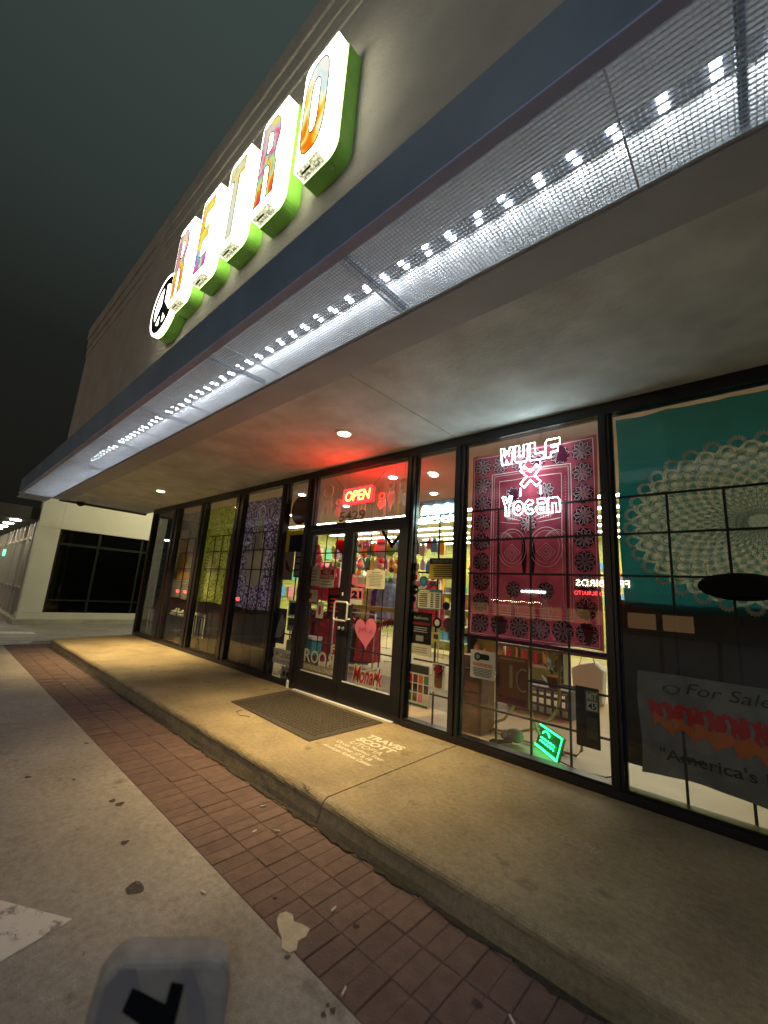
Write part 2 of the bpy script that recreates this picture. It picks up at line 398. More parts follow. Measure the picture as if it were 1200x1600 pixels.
# lit mesh panels
def mesh_panel(x0, x1):
    mb = MB(); y0, y1 = YC+.062, YF-.008; p = .0205
    n = int((y1-y0)/p)
    for i in range(n+1):
        y = y0+(y1-y0)*i/n; mb.box(x0, x1, y-.0015, y+.0015, 3.252, 3.259)
    n = int((x1-x0)/p)
    for i in range(n+1):
        x = x0+(x1-x0)*i/n; mb.box(x-.0013, x+.0013, y0, y1, 3.2535, 3.2575)
    mb.box(x0, x1, y0-.001, y0+.008, 3.251, 3.2605); mb.box(x0, x1, y1-.008, y1+.001, 3.251, 3.2605)
    return mb
x = 1.12; k = 0; src = None
while x > -13.0:
    if k == 0:
        src = mesh_panel(x-1.374, x).build('mesh_panel', 'galvanised', store); ob = src
    else:
        ob = bpy.data.objects.new('mesh_panel', src.data); C.objects.link(ob); ob.parent = store; ob.location = (-1.38*k, 0, 0)
    ob['kind'] = 'stuff'
    MB().box(x-1.379, x-1.374, YC+.062, YF-.008, 3.2495, 3.27).build('panel_joint', 'galvanised', store)
    x -= 1.38; k += 1
for k in range(9):
    xb = .10-1.71*k; MB().box(xb-.014, xb+.014, YC+.03, YF-.01, 3.275, 3.31).build('canopy_bracket', 'fascia_paint', store)
# storefront members
H0, H1 = 3.14, 3.25
def fr(name, *b): return MB().box(*b).build(name, 'black_frame', store, bevel=.003)
fr('header_rail', -12.0, XR, -.012, .11, H1-.11, H1-.002)
fr('sill_rail', -12.0, -5.24, -.02, .12, .0, .065); fr('sill_rail', -3.08, XR, -.02, .12, .0, .065)
fr('sill_cap', -12.0, -5.24, .004, .116, .065, .082); fr('sill_cap', -3.08, XR, .004, .116, .065, .082)
MULL = [(-12.0, -11.88), (-10.64, -10.30), (-9.10, -8.86), (-7.54, -7.26), (-5.97, -5.82), (-5.26, -5.08), (-3.21, -3.08), (-2.50, -2.385), (-.985, -.895), (.58, .67), (2.1, 2.2), (4.0, 4.1)]
for a, b in MULL:
    fr('mullion', a, b, -.004, .105, .0 if (a < -5.3 or a > -3.3) else .0, H1-.105)
    fr('mullion_fin', (a+b)/2-.018, (a+b)/2+.018, -.022, -.003, .066, H1-.112)
# window bays: pane + security grille
def bay(x0, x1, z0=.066, z1=H0+.01, vert=(), name='window', ztop=2.39):
    fz = MB()
    for q in ((x0, x0+.014, z0, z1), (x1-.014, x1, z0, z1)): fz.box(q[0], q[1], .038, .075, q[2], q[3])
    fz.box(x0, x1, .038, .075, z0, z0+.014); fz.box(x0, x1, .038, .075, z1-.014, z1)
    w = fz.build(name, 'black_frame', store)
    MB().box(x0+.006, x1-.006, .052, .058, z0+.006, z1-.006).build('pane', 'window_glass', w)
    if vert is not None:
        for z in (2.39, 2.06, 1.70, .70, .365):
            if z < ztop+.01: MB().box(x0, x1, .146, .162, z-.009, z+.009).build('grille_bar', 'grille_black', w)
        n = max(1, round((x1-x0)/.365))
        for i in range(1, n):
            xx = x0+(x1-x0)*i/n; MB().box(xx-.009, xx+.009, .148, .160, z0, ztop).build('grille_bar', 'grille_black', w)
    return w
bay(-11.88, -10.64); bay(-10.30, -9.10); bay(-8.86, -7.54); bay(-7.26, -5.97); bay(-5.82, -5.26); bay(-3.08, -2.50); bay(-2.385, -.985); bay(-.895, .58); bay(.67, 2.1); bay(2.2, 4.0); bay(4.1, 5.95)
bay(-5.08, -3.21, 2.37, H0+.01, None, 'transom_window')
fr('door_header', -5.08, -3.21, -.004, .105, 2.295, 2.372)
# doors
def door(x0, x1, gx0, gx1, handle):
    d = MB(); y0, y1 = .004, .052
    d.box(x0, gx0, y0, y1, .012, 2.29); d.box(gx1, x1, y0, y1, .012, 2.29); d.box(gx0, gx1, y0, y1, .012, .272); d.box(gx0, gx1, y0, y1, 2.228, 2.29)
    dd = d.build('door', 'black_frame', store)
    MB().box(gx0-.004, gx1+.004, .026, .032, .268, 2.232).build('pane', 'window_glass', dd)
    b = MB(); b.box(gx0, gx1, .008, .02, .272, .284); b.build('glazing_bead', 'galvanised', dd)
    for z in (1.955, .69):
        MB().box(gx0, gx1, .075, .087, z-.008, z+.008).build('grille_bar', 'grille_black', dd)
    for i in (1, 2):
        xx = gx0+(gx1-gx0)*i/3; MB().box(xx-.007, xx+.007, .077, .085, .272, 2.228).build('grille_bar', 'grille_black', dd)
    MB().box(gx0-.02, gx0+.01, .0525, .09, .28, 2.22).build('grille_bar', 'grille_black', dd)
    if handle:
        h = MB(); yy = -.055; a, c = handle
        loop = [(a, 1.035), (c, 1.035), (c, 1.275), (a, 1.275)]
        pts = [(x, yy, z) for x, z in rrect(min(a, c), max(a, c), 1.035, 1.275, .03, 4)]
        h.tube(pts, .0125, 8, True)
        for z in (1.06, 1.25): h.tube([(c if handle[1] > handle[0] else a, yy, z), (c if handle[1] > handle[0] else a, .005, z)], .011, 8)
        h.build('handle', 'chrome', dd, smooth=True)
    lk = MB().lathe(((gx0-.05) if not handle else (gx1+.05), .004, .93), [(.022, -.012), (.022, 0)], 12, 'y'); lk.build('lock', 'chrome', dd)
    return dd
door(-5.075, -4.215, -5.0, -4.30, (-4.315, -4.06)); door(-4.205, -3.215, -4.12, -3.295, None)
MB().box(-4.245, -4.225, -.002, .004, 1.36, 1.40).build('door_tag', 'cavity_white', store)
MB().box(-5.08, -3.21, -.05, .11, .0, .011).build('threshold', 'galvanised', store)
MB().lathe((-5.21, -.035, .0), [(.022, 0), (.02, .09), (.008, .11)], 10).build('door_stop', 'cavity_white', store)

# ---------------- soffit lights
emit('warm_bulb', (1.0, .74, .36), 34)
def soffit_light(x, y, label, watts):
    t = thing('recessed_light', label, 'light', (x, y, ZS), 'recessed lights in the soffit')
    ring = MB(); ring.lathe((x, y, ZS), [(.10, -.002), (.105, -.010), (.078, -.012), (.074, -.002), (.074, .0)], 28); ring.build('trim_ring', 'cavity_white', t, smooth=False)
    MB().lathe((x, y, ZS-.0125), [(.066, -.004), (.070, 0)], 24).build('bulb', 'warm_bulb', t)
    L = bpy.data.lights.new('spot', 'SPOT'); L.energy = watts; L.color = (1.0, .71, .32); L.spot_size = math.radians(88); L.spot_blend = 1.0; L.shadow_soft_size = .06
    lo = bpy.data.objects.new('lamp', L); C.objects.link(lo); lo.parent = t; lo.location = (0, 0, -.03)
soffit_light(-9.27, -.83, 'round warm recessed light in soffit near the far left windows', 950)
soffit_light(-3.52, -.84, 'round warm recessed light in soffit above the doorway', 660)
# dome camera at the far end
t = thing('dome_camera', 'small dark dome camera under the far left end of canopy', 'camera', (-12.8, -1.5, ZS))
MB().lathe((-12.8, -1.5, ZS), [(.11, -.03), (.11, 0)], 18).build('base', 'cavity_white', t)
MB().lathe((-12.8, -1.5, ZS), [(.03, -.13), (.07, -.11), (.09, -.06), (.09, -.03)], 18).build('dome', 'grille_black', t, smooth=True)

# ================================================================== THE LIT SIGN
emit('sign_white', (1.0, .99, .76), 7)
pbr('sign_green', (.34, .72, .10), .45, var=.15, scale=4)
pbr('sign_black', (.01, .01, .012), .5)
def grime_emit(name):
    m, t, n, l, b = mat(name)
    e = n.new('ShaderNodeEmission'); g = n.new('ShaderNodeNewGeometry'); o = n.new('ShaderNodeTexNoise'); o.inputs['Scale'].default_value = 38; o.inputs['Detail'].default_value = 5
    l.new(g.outputs['Position'], o.inputs['Vector']); r = n.new('ShaderNodeValToRGB')
    r.color_ramp.elements[0].position = .38; r.color_ramp.elements[1].position = .62; r.color_ramp.elements[0].color = (.26, .25, .12, 1); r.color_ramp.elements[1].color = (.86, .86, .56, 1)
    l.new(o.outputs['Fac'], r.inputs[0]); l.new(r.outputs[0], e.inputs[0]); e.inputs[1].default_value = 1.0; l.new(e.outputs[0], n['Material Output'].inputs[0]); return m
grime_emit('dirty_return')
def tie_dye(name, stops, seed, scale=2.2, s=.72):
    m, t, n, l, b = mat(name)
    g = n.new('ShaderNodeNewGeometry'); mp = n.new('ShaderNodeMapping'); mp.inputs['Location'].default_value = (seed*3.1, 0, seed*1.7); mp.inputs['Scale'].default_value = (2.2, 1, 1)
    o = n.new('ShaderNodeTexNoise'); o.inputs['Scale'].default_value = scale; o.inputs['Detail'].default_value = 2.5; o.inputs['Distortion'].default_value = 1.2
    l.new(g.outputs['Position'], mp.inputs[0]); l.new(mp.outputs[0], o.inputs['Vector'])
    r = n.new('ShaderNodeValToRGB'); cr_ = r.color_ramp
    while len(cr_.elements) < len(stops): cr_.elements.new(.5)
    for el, (p, c) in zip(cr_.elements, stops): el.position = p; el.color = rgba(c)
    # gradient up the letter added to the noise
    sp = n.new('ShaderNodeSeparateXYZ'); l.new(g.outputs['Position'], sp.inputs[0])
    mr = n.new('ShaderNodeMapRange'); mr.inputs[1].default_value = 5.1; mr.inputs[2].default_value = 6.3; mr.inputs[3].default_value = -.30; mr.inputs[4].default_value = .30
    l.new(sp.outputs['Z'], mr.inputs[0]); ad = n.new('ShaderNodeMath'); ad.operation = 'ADD'; l.new(o.outputs['Fac'], ad.inputs[0]); l.new(mr.outputs[0], ad.inputs[1])
    l.new(ad.outputs[0], r.inputs[0]); e = n.new('ShaderNodeEmission'); e.inputs[1].default_value = s
    l.new(r.outputs[0], e.inputs[0]); l.new(e.outputs[0], n['Material Output'].inputs[0]); return m
rain = [(.18, (.85, .10, .10)), (.30, (.95, .30, .03)), (.40, (.95, .75, .08)), (.48, (.25, .75, .45)), (.55, (.85, .12, .28)), (.64, (.75, .62, .70)), (.80, (.95, .85, .20))]
tie_dye('dye_r1', rain, 1); tie_dye('dye_r2', [(.16, (.85, .06, .08)), (.27, (.95, .22, .02)), (.36, (.95, .78, .08)), (.46, (.20, .75, .55)), (.54, (.90, .10, .22)), (.66, (.70, .62, .68)), (.84, (.95, .82, .15))], 2)
tie_dye('dye_e', [(.14, (.85, .08, .35)), (.24, (.90, .12, .45)), (.30, (.08, .45, .75)), (.38, (.85, .9, .3)), (.55, (.95, .90, .10)), (.68, (.98, .42, .05)), (.82, (.95, .92, .35))], 3)
tie_dye('dye_t', [(.2, (.80, .75, .18)), (.36, (.78, .80, .55)), (.52, (.80, .82, .72)), (.66, (.86, .84, .55)), (.80, (.80, .62, .06))], 4)
tie_dye('dye_o', [(.15, (.95, .20, .01)), (.26, (.98, .34, .02)), (.34, (.98, .72, .05)), (.44, (1, .98, .55)), (.56, (1, 1, .88)), (.64, (.70, .90, .85)), (.80, (1, .95, .86))], 5)
Z0, Z1 = 5.08, 6.30; YW, YB = -2.305, -2.195
def shape(ch):
    if ch == 'O':
        return [rrect(0, 1, 0, 1, 0), ] and [[(.5+.5*math.copysign(abs(math.cos(a))**.75, math.cos(a)), .5+.5*math.copysign(abs(math.sin(a))**.55, math.sin(a))) for a in [2*PI*i/40 for i in range(40)]],
                [(.5+.17*math.cos(a), .5+.30*math.copysign(abs(math.sin(a))**.45, math.sin(a))) for a in [2*PI*i/24 for i in range(24)]]]
    if ch == 'T': return [[(0, 1), (0, .80), (.31, .80), (.31, 0), (.69, 0), (.69, .80), (1, .80), (1, 1)]]
    if ch == 'E': return [[(0, 0), (.95, 0), (.95, .18), (.38, .18), (.38, .42), (.80, .42), (.80, .60), (.38, .60), (.38, .82), (.95, .82), (.95, 1), (0, 1)]]
    out = [(0, 0), (.36, 0), (.36, .42)]+[(.52, .42), (.62, .36), (.64, 0), (1, 0), (.98, .36), (.86, .46)]
    out += arc(.55, .74, .45, .26, -38, 90, 10)+[(0, 1)]
    return [out, [(.36, .58), (.36, .84)]+arc(.5, .71, .16, .13, 90, -90, 6)]
def sign_letter(ch, x1, dye, label, w=.46):
    x0 = x1-w; t = thing('sign_letter', label, 'sign', ((x0+x1)/2, YF, Z0), 'lit letters on the sign wall')
    rr = (.02, .13, .015, .10); d = .014
    MB().prism(rrect(x0-d, x1+d, Z0-d, Z1+d, (.03, .14, .03, .11), 6), YB+.001, YF-.001).build('backer_box', 'sign_green', t)
    o_ = rrect(x0, x1, Z0, Z1, rr, 6)
    MB().prism(o_, YW, YB).build('lit_face', 'sign_white', t)
    # dirty underside of the box, a sheet just below it, and the maker's sticker
    MB().box(x0+.02, x1-.13, YW+.003, YB-.003, Z0-.003, Z0-.001).build('dirty_underside', 'dirty_return', t)
    zz = Z0-.0045
    for a, b, c, e_ in ((.06, .19, .035, .052), ):
        MB().box(x0+a, x0+b, YW+c, YW+e_, zz, zz+.001).build('maker_label', 'sign_black', t)
    V, F = text_verts('1-800-735-4853', .02); xs = [v[0] for v in V]; mx_ = max(xs)
    MB().add([(x0+.06+.22*v[0]/mx_, YW+.088-.028*v[1], zz) for v in V], F).build('phone_number', 'sign_black', t)
    for q in (.12, .33): MB().lathe((x0+q, YB+.07, Z0-d), [(.007, -.006), (.009, 0)], 8).build('rivet', 'galvanised', t)
    gx0, gx1, gz0, gz1 = x0+.035, x1-.075, Z0+.10, Z1-.09
    loops = [[(gx0+u*(gx1-gx0), gz0+v*(gz1-gz0)) for u, v in L] for L in shape(ch)]
    V, F = fill2d(loops)
    g = MB().add([(v[0], YW-.002, v[1]) for v in V], F).build('letter_print', dye, t)
    ol = MB()
    for L in loops: ol.tube([(x, YW-.003, z) for x, z in L], (.0055), 5, True)
    ol.build('letter_outline', 'sign_black', t)
sign_letter('R', -5.31, 'dye_r1', 'lit white sign box with tie-dye letter R next to peace symbol')
sign_letter('E', -4.57, 'dye_e', 'lit white sign box with yellow and pink letter E')
sign_letter('T', -3.845, 'dye_t', 'lit white sign box with pale yellow letter T')
sign_letter('R', -3.13, 'dye_r2', 'lit white sign box with pink and orange letter R beside the O')
sign_letter('O', -2.376, 'dye_o', 'lit white sign box with letter O fading to orange at its foot')
# peace symbol disc
px_, pz_, pr_ = -6.18, 5.36, .48
t = thing('peace_sign', 'round white lit peace symbol sign with black lines', 'sign', (px_, YF, pz_-pr_))
MB().lathe((px_, YF-.003, pz_), [(pr_+.006, -.15), (pr_+.006, 0)], 48, 'y').build('backer_drum', 'sign_green', t)
MB().lathe((px_, YF-.16, pz_), [(pr_, -.055), (pr_, 0)], 48, 'y').build('lit_face', 'sign_white', t)
yy = YF-.16-.055-.003
V, F = fill2d([arc(px_, pz_, pr_*.91, pr_*.91, 0, 352.5, 47), arc(px_, pz_, pr_*.66, pr_*.66, 0, 352.5, 47)])
MB().add([(v[0], yy, v[1]) for v in V], F).build('symbol_ring', 'sign_black', t)
bars = MB()
def bar2(mb, p, q, w, y):
    p, q = Vector((p[0], p[1])), Vector((q[0], q[1])); d = (q-p).normalized(); nn = Vector((-d.y, d.x))*w/2
    mb.add([((p+nn).x, y, (p+nn).y), ((p-nn).x, y, (p-nn).y), ((q-nn).x, y, (q-nn).y), ((q+nn).x, y, (q+nn).y)], [(0, 1, 2, 3)])
bar2(bars, (px_, pz_-.36), (px_, pz_+.36), .13, yy-.001)
for a in (225, 315): bar2(bars, (px_, pz_), (px_+.36*math.cos(math.radians(a)), pz_+.36*math.sin(math.radians(a))), .13, yy-.0016-.0006*(a > 300))
bars.build('symbol_bars', 'sign_black', t)

# ================================================================== NEIGHBOURING BUILDING
pbr('pale_render', (.66, .64, .50), .8, var=.05, scale=1.5, bump=.15, bscale=40)
pbr('neighbor_dark', (.05, .045, .035), .7)
pbr('neighbor_panel', (.018, .02, .016), .25)
pbr('neighbor_base', (.40, .38, .27), .85, var=.2, scale=3)
NX, NY = -16.3, -1.78
nb = thing('neighbor_building', 'pale rendered building with dark side window across the alley', 'building', (NX, 3, GZ))
MB().box(NX-.35, NX, NY, NY+.56, .2, 3.8).build('corner_pillar', 'pale_render', nb)
MB().box(NX-.3, NX-.002, NY+.565, 9, 2.78, 3.8).build('upper_wall', 'pale_render', nb)
MB().box(NX-.305, NX+.0, NY-.01, NY+.565, 2.776, 2.784).build('panel_joint', 'neighbor_base', nb)
MB().box(NX-14, NX+.12, NY-.10, 9.1, GZ-.02, .0).build('plinth', 'neighbor_base', nb, bevel=.015)
MB().box(NX-.3, NX+.06, NY-.03, 9, .0, .19).build('ledge', 'pale_render', nb, bevel=.01)
MB().box(NX-30, NX-.36, NY+.3, 9, 2.9, 3.8).build('upper_wall', 'neighbor_dark', nb)
w = MB().box(NX-.20, NX-.16, NY+.565, 9, .19, 2.78).build('window', 'neighbor_panel', nb)
MB().box(NX-.15, NX-.14, NY+.57, 9, .2, 2.77).build('pane', 'dark_glass', w)
for yy in (NY+.6, -.1, 1.2, 2.5, 4.0): MB().box(NX-.16, NX-.09, yy-.035, yy+.035, .19, 2.78).build('window_mullion', 'neighbor_panel', w)
MB().box(NX-.16, NX-.08, NY+.57, 9, 2.28, 2.36).build('window_transom', 'neighbor_panel', w)
MB().box(NX-.16, NX-.08, NY+.57, 9, .55, .60).build('window_transom', 'neighbor_panel', w)
# its street front, receding left
pbr('mullion_pale', (.55, .5, .38), .5)
emit('white_lamp', (1, .93, .78), 30)
MB().box(NX-30, NX-.2, NY-1.0, NY+.3, 2.98, 3.35).build('canopy', 'neighbor_dark', nb)
MB().box(NX-30, NX-.36, NY+.10, NY+.14, .0, 2.95).build('front_glazing', 'neighbor_panel', nb)
for i in range(16):
    xx = NX-.7-i*.95
    MB().box(xx-.05, xx+.05, NY+.0, NY+.1, .0, 2.95).build('front_mullion', 'mullion_pale', nb)
MB().box(NX-30, NX-.36, NY+.03, NY+.09, .86, .92).build('front_rail', 'mullion_pale', nb)
MB().box(NX-30, NX-.36, NY+.03, NY+.09, 2.42, 2.5).build('front_rail', 'mullion_pale', nb)
for i in range(7):
    xx = NX-1.1-i*1.6
    l_ = MB().lathe((xx, NY-.45, 2.98), [(.13, -.03), (.14, 0)], 16).build('canopy_light', 'white_lamp', nb)
emit('green_glow', (.1, .9, .45), 3)
MB().box(NX-7.0, NX-6.4, NY-.03, NY-.01, 1.95, 2.2).build('green_sign', 'green_glow', nb)
# wall lamp on the end wall of the store, lighting the alley
t = thing('wall_lamp', 'wall lamp on the side of the shop facing the alley', 'lamp', (-12.12, 1.6, 4.3))
MB().box(-12.95-.22, -12.95, 1.45, 1.75, 4.6, 4.85).build('housing', 'dark_bracket', t, bevel=.01)
emit('sodium', (1, .82, .42), 25)
MB().box(-12.95-.20, -12.97, 1.47, 1.73, 4.585, 4.597).build('lens', 'sodium', t)
L = bpy.data.lights.new('lamp', 'SPOT'); L.energy = 330; L.color = (1.0, .92, .62); L.spot_size = math.radians(150); L.spot_blend = .5; L.shadow_soft_size = .1
lo = bpy.data.objects.new('lamp', L); C.objects.link(lo); lo.parent = t; lo.location = (-.95, 0, .22); lo.rotation_euler = (0, math.radians(40), 0)
# painted lines in the alley
def worn_paint(name):
    m, t, n, l, b = mat(name); b.inputs['Base Color'].default_value = (.60, .57, .51, 1); b.inputs['Roughness'].default_value = .8
    g = n.new('ShaderNodeNewGeometry'); o = n.new('ShaderNodeTexNoise'); o.inputs['Scale'].default_value = 9; o.inputs['Detail'].default_value = 10; o.inputs['Roughness'].default_value = .72; l.new(g.outputs['Position'], o.inputs['Vector'])
    r = n.new('ShaderNodeMapRange'); r.inputs[1].default_value = .36; r.inputs[2].default_value = .44; l.new(o.outputs['Fac'], r.inputs[0]); l.new(r.outputs[0], b.inputs['Alpha'])
worn_paint('road_paint')
a_, b_, c_, d_ = atZ(0, 988, GZ), atZ(54, 989, GZ), atZ(54, 992, GZ), atZ(0, 996, GZ)
def decal(name, pts, z, m, label, cat, kind=None):
    return tag(MB().add([(p[0], p[1], z) for p in pts], [tuple(range(len(pts)))]).build(name, m), label, cat)
decal('painted_line', [(-14.9, -3.4), (-14.3, -3.4), (-13.75, -1.65), (-14.2, -1.65)], GZ+.004, 'road_paint', 'white painted line on the alley pavement by the pale building', 'marking')
decal('painted_patch', [(-12.5, -3.5), (-11.6, -3.6), (-12.0, -2.0), (-12.4, -1.9)], GZ+.0045, 'road_paint', 'pale painted patch on pavement beyond the far end of sidewalk', 'marking')

# ================================================================== SHOP INTERIOR (setting)
pbr('shop_floor', (.46, .35, .20), .45, var=.12, scale=3, bump=.05, bscale=20)
pbr('shop_floor_grey', (.22, .20, .16), .6, var=.15, scale=4)
pbr('front_ceiling', (.62, .50, .47), .9, var=.04, scale=2)
pbr('back_ceiling', (.62, .64, .34), .9)
pbr('lime_wall', (.56, .58, .20), .7, var=.08, scale=2)
pbr('dim_wall', (.07, .06, .045), .9)
tag(MB().box(-11.95, 6, .12, 9.5, -.1, -.002).build('shop_floor', 'shop_floor'), kind='structure')
tag(MB().add([(-5.6, .9, .002), (-2.6, .9, .002), (-2.6, 2.0, .002), (-5.6, 2.0, .002)], [(0, 1, 2, 3)]).build('entry_mat', 'shop_floor_grey'), 'grey entry mat on the shop floor behind the doors', 'mat')
tag(MB().box(-11.95, 6, .14, 3.3, 3.30, 3.38).build('front_ceiling', 'front_ceiling'), kind='structure')
tag(MB().box(-11.95, 6, 3.3, 9.5, 3.42, 3.5).build('back_ceiling', 'back_ceiling'), kind='structure')
tag(MB().box(-11.95, 6, 9.3, 9.5, 0, 3.5).build('back_wall', 'lime_wall'), kind='structure')
tag(MB().box(-11.99, -11.9, .13, 9.5, 0, 3.5).build('left_wall', 'lime_wall'), kind='structure')
tag(MB().box(5.9, 6, .13, 9.5, 0, 3.5).build('right_wall', 'dim_wall'), kind='structure')
emit('tube_white', (1.0, .97, .82), 15)
pbr('fixture_white', (.8, .8, .74), .5)
k = 0
for yy in (3.9, 4.8, 5.7, 6.6, 7.5, 8.5):
    for xx, ln in ((-10.2, 2.3), (-7.4, 2.3), (-4.6, 2.3), (-1.9, 2.3), (1.5, 2.3)):
        t = thing('ceiling_light', 'long white fluorescent strip on the ceiling deep inside the shop', 'light', (xx, yy, 3.42), 'fluorescent strips on the shop ceiling')
        MB().box(xx-ln/2, xx+ln/2, yy-.10, yy+.10, 3.37, 3.419).build('fixture', 'fixture_white', t)
        MB().box(xx-ln/2+.02, xx+ln/2-.02, yy-.085, yy+.085, 3.352, 3.369).build('tube', 'tube_white', t)
emit('shop_spot', (1, .96, .86), 22)
for (a, b) in ((614, 745), (541, 790), (678, 741), (678, 770), (472, 772), (455, 804)):
    p = atZ(a, b, 3.3)
    t = thing('ceiling_spot', 'round white ceiling spot just inside the shop entrance', 'light', (p.x, p.y, 3.3), 'round spots in the front ceiling')
    MB().lathe((p.x, p.y, 3.3), [(.085, -.012), (.10, 0)], 20).build('trim', 'fixture_white', t)
    MB().lathe((p.x, p.y, 3.287), [(.06, -.012), (.066, 0)], 18).build('bulb', 'shop_spot', t)
# slatwall with goods, on the back wall and on a gondola closer to the door
pbr('slat', (.50, .54, .14), .5)
pal = [(.75, .08, .10), (.85, .45, .06), (.12, .35, .65), (.82, .80, .75), (.10, .10, .12), (.55, .14, .42), (.85, .75, .12), (.12, .5, .3), (.7, .25, .3), (.62, .5, .35)]
for i, c in enumerate(pal): pbr('goods_%d' % i, c, .45)
PN = ['red', 'orange', 'blue', 'white', 'black', 'purple', 'yellow', 'green', 'rose', 'tan']
sw = thing('slatwall', 'lime green slatwall across the back of the shop', 'shelving', (-3, 9.2, 0))
for i in range(20):
    MB().box(-11.8, 5.8, 9.22, 9.29, .45+i*.14, .575+i*.14).build('slat', 'slat', sw)
def packet(x, y, z, w, h, i, where):
    t = MB(); t.prism(rrect(x-w/2, x+w/2, z-h, z, .012, 2), y-.03, y); t.box(x-.012, x+.012, y-.012, y-.004, z-.001, z+.05)
    o = t.build('hanging_packet', 'goods_%d' % i); return tag(o, 'small %s packet hanging on the ' % PN[i]+where, 'packet', 'packets on the '+where)
for i in range(60):
    x = -8.9+(i % 20)*.4; z = 2.75-(i//20)*.46
    packet(x+random.uniform(-.04, .04), 9.19, z+random.uniform(-.05, .05), random.uniform(.12, .2), random.uniform(.2, .38), random.randrange(10), 'lime slatwall')
sw2 = thing('slatwall', 'lime green slatwall along the left side wall of the shop', 'shelving', (-11.85, 5, 0))
for i in range(20): MB().box(-11.89, -11.83, 2.6, 9.2, .45+i*.14, .575+i*.14).build('slat', 'slat', sw2)
for i in range(72):
    y = 2.9+(i % 18)*.34+random.uniform(-.06, .06); z = 2.95-(i//18)*.5+random.uniform(-.05, .05); w = random.uniform(.08, .15); h = random.uniform(.22, .42)
    t = MB().box(-11.80, -11.75, y-w, y+w, z-h, z); t.box(-11.84, -11.79, y-.01, y+.01, z-.001, z+.04)
    ci = random.randrange(10); tag(t.build('hanging_packet', 'goods_%d' % ci), '%s packet hanging on the left lime slatwall inside' % PN[ci], 'packet', 'packets on the left slatwall')
# gondola shelf mid-shop
def gondola(x0, x1, y, label):
    t = thing('shelf_unit', label, 'shelving', ((x0+x1)/2, y, 0))
    MB().box(x0, x1, y, y+.06, .1, 2.05).build('back_panel', 'slat', t)
    for z in (.35, .75, 1.15, 1.55):
        MB().box(x0, x1, y-.30, y, z, z+.025).build('shelf', 'fixture_white', t)
    for x in (x0, x1): MB().box(x-.02, x+.02, y-.30, y+.08, 0, 2.1).build('upright', 'black_frame', t)
    n = int((x1-x0)/.17)
    for z in (.375, .775, 1.175, 1.575):
        for i in range(n):
            if random.random() < .12: continue
            x = x0+.1+i*.17; h = random.uniform(.12, .27); w = random.uniform(.05, .075)
            if random.random() < .5: mb = MB().box(x-w, x+w, y-.2, y-.08, z, z+h)
            else: mb = MB().lathe((x, y-.14, z), [(w*.8, 0), (w*.85, h*.7), (w*.4, h*.85), (w*.4, h)], 10)
            ci = random.randrange(10); tag(mb.build('shelf_item', 'goods_%d' % ci), 'small %s item on the %s' % (PN[ci], 'mid shop shelf unit' if y > 5 else 'shelf unit behind the tapestry window'), 'goods', 'goods on the shelf units')
gondola(-7.6, -3.6, 5.6, 'long shelf unit stocked with small goods in mid shop')
gondola(-4.4, -2.6, 3.9, 'shelf unit stocked with small goods behind the red tapestry window')
# clothes racks
GN = ['maroon', 'black', 'olive gold', 'amber', 'purple', 'blue', 'cream', 'black', 'red', 'brown', 'yellow', 'mauve']
GCOL = [(.35, .03, .06), (.10, .02, .03), (.55, .42, .10), (.60, .38, .12), (.16, .07, .30), (.30, .42, .60), (.62, .58, .50), (.05, .05, .06), (.5, .07, .1), (.25, .12, .1), (.7, .62, .2), (.4, .25, .45)]
for i, c in enumerate(GCOL): cloth('garment_%d' % i, c, .25, tuple(min(1, q*1.7) for q in c), 14)
def garment(x, y, ztop, ln, w, ci, rz, label, group):
    """hanging garment: shoulders, body with folds, wooden hanger with hook"""
    t = thing('garment', label, 'clothing', (x, y, ztop-ln), group); t.rotation_euler = (0, 0, rz)
    nx, nz = 10, 9; vs = []; ph = random.uniform(0, 6)
    for side in (1, -1):
        for j in range(nz+1):
            v = j/nz; wid = w*(.42+.58*min(1, v*4.5))*(1+.18*v)
            for i in range(nx+1):
                u = i/nx*2-1
                th_ = .035*(1-u*u)**.5*(1+.5*v)
                vs.append((u*wid/2, side*th_+.018*v*math.sin(u*9+ph+v), ln*(1-v)-.05*abs(u)*(1-v)))
    fs = []; P = (nx+1)*(nz+1)
    for s_ in (0, 1):
        for j in range(nz):
            for i in range(nx):
                a = s_*P+j*(nx+1)+i; fs.append((a, a+1, a+nx+2, a+nx+1))
    mb = MB(); mb.add(vs, fs)
    me = mb.build('cloth', 'garment_%d' % ci, None, smooth=True); me.parent = t
    hg = MB(); hg.tube([(-w*.2, 0, ln-.03), (0, 0, ln+.03), (w*.2, 0, ln-.03)], .006, 5); hg.tube([(0, 0, ln+.03), (0, 0, ln+.08), (.015, 0, ln+.1)], .003, 5)
    h = hg.build('hanger', 'grille_black', None); h.parent = t
def rack(x0, x1, y, z, label):
    t = thing('clothes_rack', label, 'rack', ((x0+x1)/2, y, 0))
    MB().tube([(x0, y, z), (x1, y, z)], .014, 8).build('rail', 'chrome', t, smooth=True)
    for x in (x0, x1):
        MB().tube([(x, y, .03), (x, y, z)], .014, 8).build('upright', 'chrome', t, smooth=True)
        MB().tube([(x, y-.25, .02), (x, y+.25, .02)], .015, 8).build('foot', 'chrome', t, smooth=True)
def rail_of(x0, x1, y, z, n, ln, cols, label, group, rl):
    rack(x0, x1, y, z, rl)
    for i in range(n):
        garment(x0+.08+(x1-x0-.16)*(i+.5)/n, y+random.uniform(-.02, .02), z-.1, ln*random.uniform(.85, 1.1), random.uniform(.36, .46), (ci := random.choice(cols)), random.uniform(.5, 1.2), '%s garment %s' % (GN[ci], label), group)
